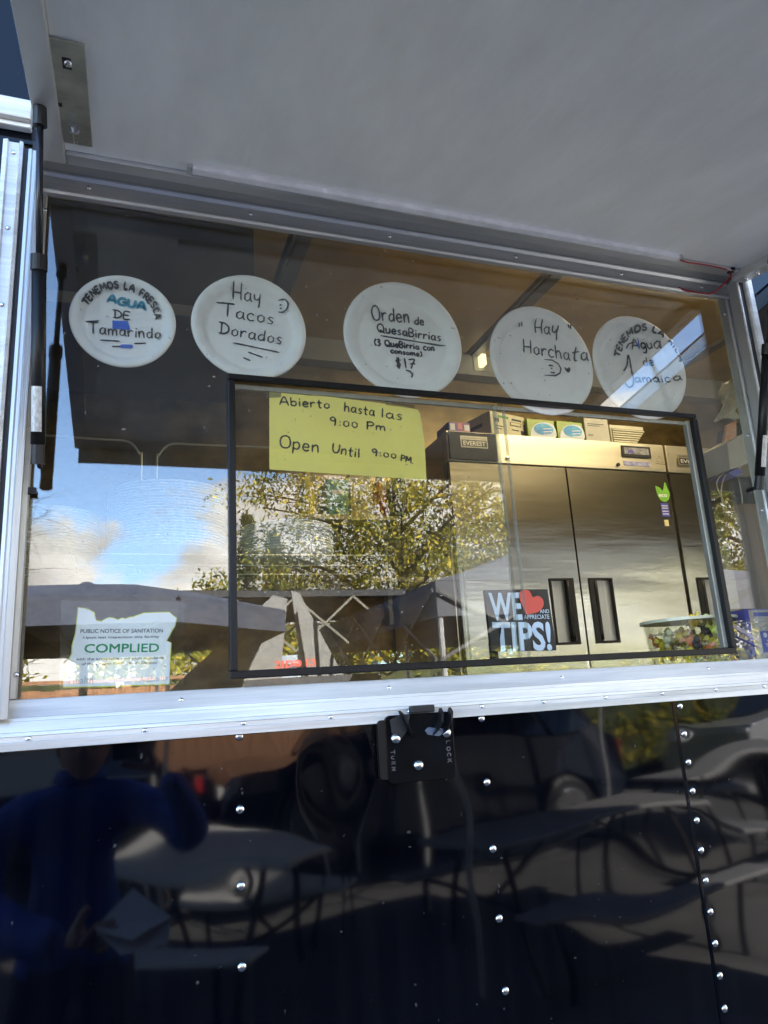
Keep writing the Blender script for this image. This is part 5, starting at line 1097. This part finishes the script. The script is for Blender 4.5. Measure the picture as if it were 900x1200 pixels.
# picnic tables: grey tops on black tube frames
TOP_ = mat('table_grey', (.20,.20,.205), .55, 0, var=.12, nscale=10); TOPW = mat('table_white', (.62,.62,.61), .5, 0, var=.06)
def picnic(cx, cy, ang, L, m, label, grp='picnic tables in front of the trailer'):
    T = empty('picnic_table', (cx,cy,0), label, 'picnic table', grp); ca, sa = math.cos(R(ang)), math.sin(R(ang))
    ux, uy = Vector((ca,sa,0)), Vector((-sa,ca,0)); c = Vector((cx,cy,0))
    bm = B(); obox(bm, c+Vector((0,0,.745)), ux, uy, (0,0,1), L/2, .38, .02); obj('table_top', bm, m, T, bevel=.012)
    for s in (-1, 1):
        bm = B(); obox(bm, c+uy*s*.68+Vector((0,0,.44)), ux, uy, (0,0,1), L/2, .13, .018); obj('bench_seat', bm, m, T, bevel=.01)
    for e in (-1, 1):
        q = c+ux*e*(L/2-.22)
        for s in (-1, 1):
            bm = B(); tube(bm, [q+uy*s*.20+Vector((0,0,.72)), q+uy*s*.46+Vector((0,0,.0))], .020, 8); obj('leg', bm, BLKM, T)
            bm = B(); tube(bm, [q+uy*s*.68+Vector((0,0,.42)), q+uy*s*.68+Vector((0,0,.0))], .018, 8); obj('bench_leg', bm, BLKM, T)
        bm = B(); tube(bm, [q-uy*.72+Vector((0,0,.40)), q+uy*.72+Vector((0,0,.40))], .018, 8); obj('cross_bar', bm, BLKM, T)
        bm = B(); tube(bm, [q+Vector((0,0,.40)), c+ux*e*.12+Vector((0,0,.71))], .014, 8); obj('brace', bm, BLKM, T)
picnic(2.75, -3.35, -9, 1.85, TOP_, 'grey topped picnic table nearest the trailer, under the slate tent')
picnic(.55, -3.75, 34, 1.2, TOPW, 'small pale topped picnic table beside the photographer')
picnic(5.4, -4.6, -4, 1.9, TOP_, 'grey topped picnic table furthest right under the slate tent')
# ================================================================ THE PHOTOGRAPHER, seen in the black skin
PT = empty('person', (-.12,-1.60,0), 'person in a blue jacket holding up a phone and a folded white paper', 'person')
SKIN = mat('skin', (.50,.30,.22), .5, 0, var=.08); JACK = mat('jacket_blue', (.022,.085,.46), .7, 0, var=.3, nscale=9, bump=.004, bscale=12); TRS = mat('trousers', (.02,.022,.03), .8, 0, var=.2); HAIR = mat('hair_dark', (.03,.02,.015), .55, 0, var=.4, nscale=60); SHOE = mat('shoe_dark', (.03,.03,.03), .5)
def skinned(name, verts, edges, radii, root, mats, chooser, parent, sub=2):
    me = bpy.data.meshes.new(name); me.from_pydata(verts, edges, [])
    o = bpy.data.objects.new(name, me); COL.objects.link(o)
    sk = o.modifiers.new('skin', 'SKIN'); sk.use_smooth_shade = True
    for i, r_ in enumerate(radii):
        me.skin_vertices[0].data[i].radius = r_ if isinstance(r_, tuple) else (r_, r_)
        me.skin_vertices[0].data[i].use_root = (i == root)
    sb = o.modifiers.new('sub', 'SUBSURF'); sb.levels = sub; sb.render_levels = sub
    bpy.context.view_layer.update()
    m2 = bpy.data.meshes.new_from_object(o.evaluated_get(bpy.context.evaluated_depsgraph_get()))
    bpy.data.objects.remove(o); m2.materials.clear()
    for m in mats: m2.materials.append(m)
    for p in m2.polygons: p.material_index = chooser(p.center); p.use_smooth = True
    return link(name, m2, parent)
V = [(-.12,-1.60,.93),(-.12,-1.60,1.08),(-.12,-1.595,1.22),(-.12,-1.59,1.31),(-.11,-1.575,1.38),(-.105,-1.56,1.43),
     (.045,-1.585,1.315),(.155,-1.50,1.25),(.215,-1.385,1.20),(.185,-1.30,1.30),(.135,-1.225,1.42),
     (-.285,-1.585,1.31),(-.36,-1.57,1.20),(-.385,-1.50,1.06),(-.27,-1.36,1.035),(-.14,-1.20,1.045),
     (-.02,-1.60,.86),(-.01,-1.585,.50),(-.01,-1.61,.10),(-.005,-1.47,.045),(-.22,-1.60,.86),(-.24,-1.585,.50),(-.25,-1.61,.10),(-.26,-1.47,.045)]
Ed = [(0,1),(1,2),(2,3),(3,4),(4,5),(3,6),(6,7),(7,8),(8,9),(9,10),(3,11),(11,12),(12,13),(13,14),(14,15),(0,16),(16,17),(17,18),(18,19),(0,20),(20,21),(21,22),(22,23)]
Rd = [(.145,.115),(.135,.11),(.145,.115),(.125,.095),.060,.052,.078,.064,.056,.048,.040,.078,.064,.056,.048,.038,.095,.062,.045,.040,.095,.062,.045,.040]
def ch(c):
    if c.z < .09: return 3
    if c.z < .90: return 1
    if c.z > 1.405 and abs(c.x+.105) < .08 and c.y < -1.48: return 2
    return 0
skinned('body', V, Ed, Rd, 0, [JACK, TRS, SKIN, SHOE], ch, PT)
bm = B(); lathe(bm, [(.062,0),(.075,.02),(.072,.05),(.064,.052),(.060,.02)], (-.108,-1.567,1.385), 'z', 20); obj('collar', bm, JACK, PT, smooth=True)
# head: shaped sphere with brow, nose, lips, chin
bm = B(); bmesh.ops.create_uvsphere(bm, u_segments=28, v_segments=22, radius=1)
hc = Vector((-.098,-1.515,1.515))
for v_ in bm.verts:
    x, y, z = v_.co; f = max(0, y)
    w_ = 1-.28*max(0, -z)**1.5
    X_, Y_, Z_ = x*.074*w_, y*.092*(1-.12*max(0,-z)), z*.118
    Y_ += f**6*.018*math.exp(-((x/.16)**2))*math.exp(-((z+.10)/.22)**2)*1.6      # nose
    Y_ -= .008*math.exp(-(((abs(x)-.36)/.16)**2+((z-.05)/.12)**2))*(f > .5)       # eye sockets
    Y_ += .006*math.exp(-((x/.3)**2+((z+.48)/.07)**2))*(f > .3)                    # lips
    Y_ += .010*math.exp(-((x/.35)**2+((z+.80)/.16)**2))                            # chin
    v_.co = hc+Vector((X_, Y_, Z_))
hd = obj('head', bm, SKIN, PT, smooth=True)
for s in (-1, 1):
    bm = B(); bmesh.ops.create_icosphere(bm, subdivisions=2, radius=.0125)
    for v_ in bm.verts: v_.co += hc+Vector((s*.028,.078,.006))
    obj('eye', bm, mat('eye_white', (.6,.6,.58), .2), hd, smooth=True)
    bm = B(); bmesh.ops.create_icosphere(bm, subdivisions=2, radius=1)
    for v_ in bm.verts: v_.co = hc+Vector((s*(.075+v_.co.x*.008), v_.co.y*.016-.005, v_.co.z*.030))
    obj('ear', bm, SKIN, hd, smooth=True)
bm = B(); bmesh.ops.create_uvsphere(bm, u_segments=28, v_segments=18, radius=1)
for v_ in list(bm.verts):
    x, y, z = v_.co
    v_.co = hc+Vector((x*.083, y*.100-.010, z*.122+.012))+Vector((random.gauss(0,.0012),random.gauss(0,.0012),random.gauss(0,.0012)))
dl = [v_ for v_ in bm.verts if (v_.co.y-hc.y > .035 and v_.co.z-hc.z < .062) or (v_.co.z-hc.z < -.03 and v_.co.y-hc.y > -.02) or v_.co.z-hc.z < -.07]
bmesh.ops.delete(bm, geom=dl, context='VERTS'); obj('hair', bm, HAIR, hd, smooth=True)
def hand(palm, dirf, side, nrm, name='hand', curl=.9, mirror=1):
    """palm centre, finger direction, thumb side, palm normal (fingers curl towards it)"""
    palm, f, s, n = Vector(palm), Vector(dirf).normalized(), Vector(side).normalized(), Vector(nrm).normalized()
    V, E_, Rr = [palm-f*.045, palm-f*.01, palm+f*.025], [(0,1),(1,2)], [(.024,.017),(.032,.014),(.034,.013)]
    for i, (off, ln) in enumerate(((.028,.068),(.010,.078),(-.009,.072),(-.027,.056))):
        b0 = len(V); p = palm+f*.034+s*off; V.append(p); E_.append((2, b0)); Rr.append((.0095,.0095)); d = f.copy(); a = curl*(.55+.1*i)
        for q in range(3):
            d = (d*math.cos(a*.6)+n*math.sin(a*.6)).normalized(); p = p+d*ln*(.42,.32,.26)[q]; V.append(p); E_.append((len(V)-2, len(V)-1)); Rr.append(((.0088,.008,.0068)[q],)*2)
    b0 = len(V); p = palm-f*.01+s*.034; V.append(p); E_.append((1, b0)); Rr.append((.012,.012)); d = (s*.75+f*.6+n*.25).normalized()
    for q in range(2):
        p = p+d*(.034,.028)[q]; V.append(p); E_.append((len(V)-2, len(V)-1)); Rr.append(((.0105,.0085)[q],)*2); d = (d+f*.4+n*.3).normalized()
    return skinned(name, [tuple(v_) for v_ in V], E_, Rr, 0, [SKIN], lambda c: 0, PT, 2)
hand((.085,-1.195,1.475), (-.35,.02,.8), (-.6,.2,-.3), (-.7,.35,.1), curl=.7)
hand((-.085,-1.145,1.055), (.85,.4,.05), (-.1,.3,.9), (.2,.6,.5), curl=.9)
# phone behind the lens, tilted like the picture
ph = empty('phone', (.02,-1.175,1.55), 'dark phone held upright in the photographer\'s right hand', 'phone')
bm = B(); c = Vector((0,-1.15,1.6))-fw*.018-up*.045+rt*.020; obox(bm, c, rt, up, fw, .037, .076, .0042); obj('phone_body', bm, mat('phone_dark', (.02,.02,.022), .25), ph, bevel=.003)
# folded white paper in the other hand
pp = empty('folded_paper', (.04,-1.09,1.10), 'folded white paper held in the photographer\'s left hand', 'paper')
bm = B(); q = [(-.055,-1.10,1.085),(.052,-1.215,1.150),(.140,-1.09,1.105),(.035,-1.00,1.078)]; a = [bm.verts.new(v_) for v_ in q]; bm.faces.new(a)
r_ = bmesh.ops.extrude_face_region(bm, geom=bm.faces[:]); bmesh.ops.translate(bm, verts=[e for e in r_['geom'] if isinstance(e, bmesh.types.BMVert)], vec=(0,-.001,-.003))
q = [(-.05,-1.10,1.080),(.138,-1.09,1.100),(.120,-1.015,1.055),(.01,-.99,1.050)]; a = [bm.verts.new(v_) for v_ in q]; bm.faces.new(a)
obj('sheet', bm, mat('sheet_white', (.78,.76,.78), .7, 0, var=.04), pp)
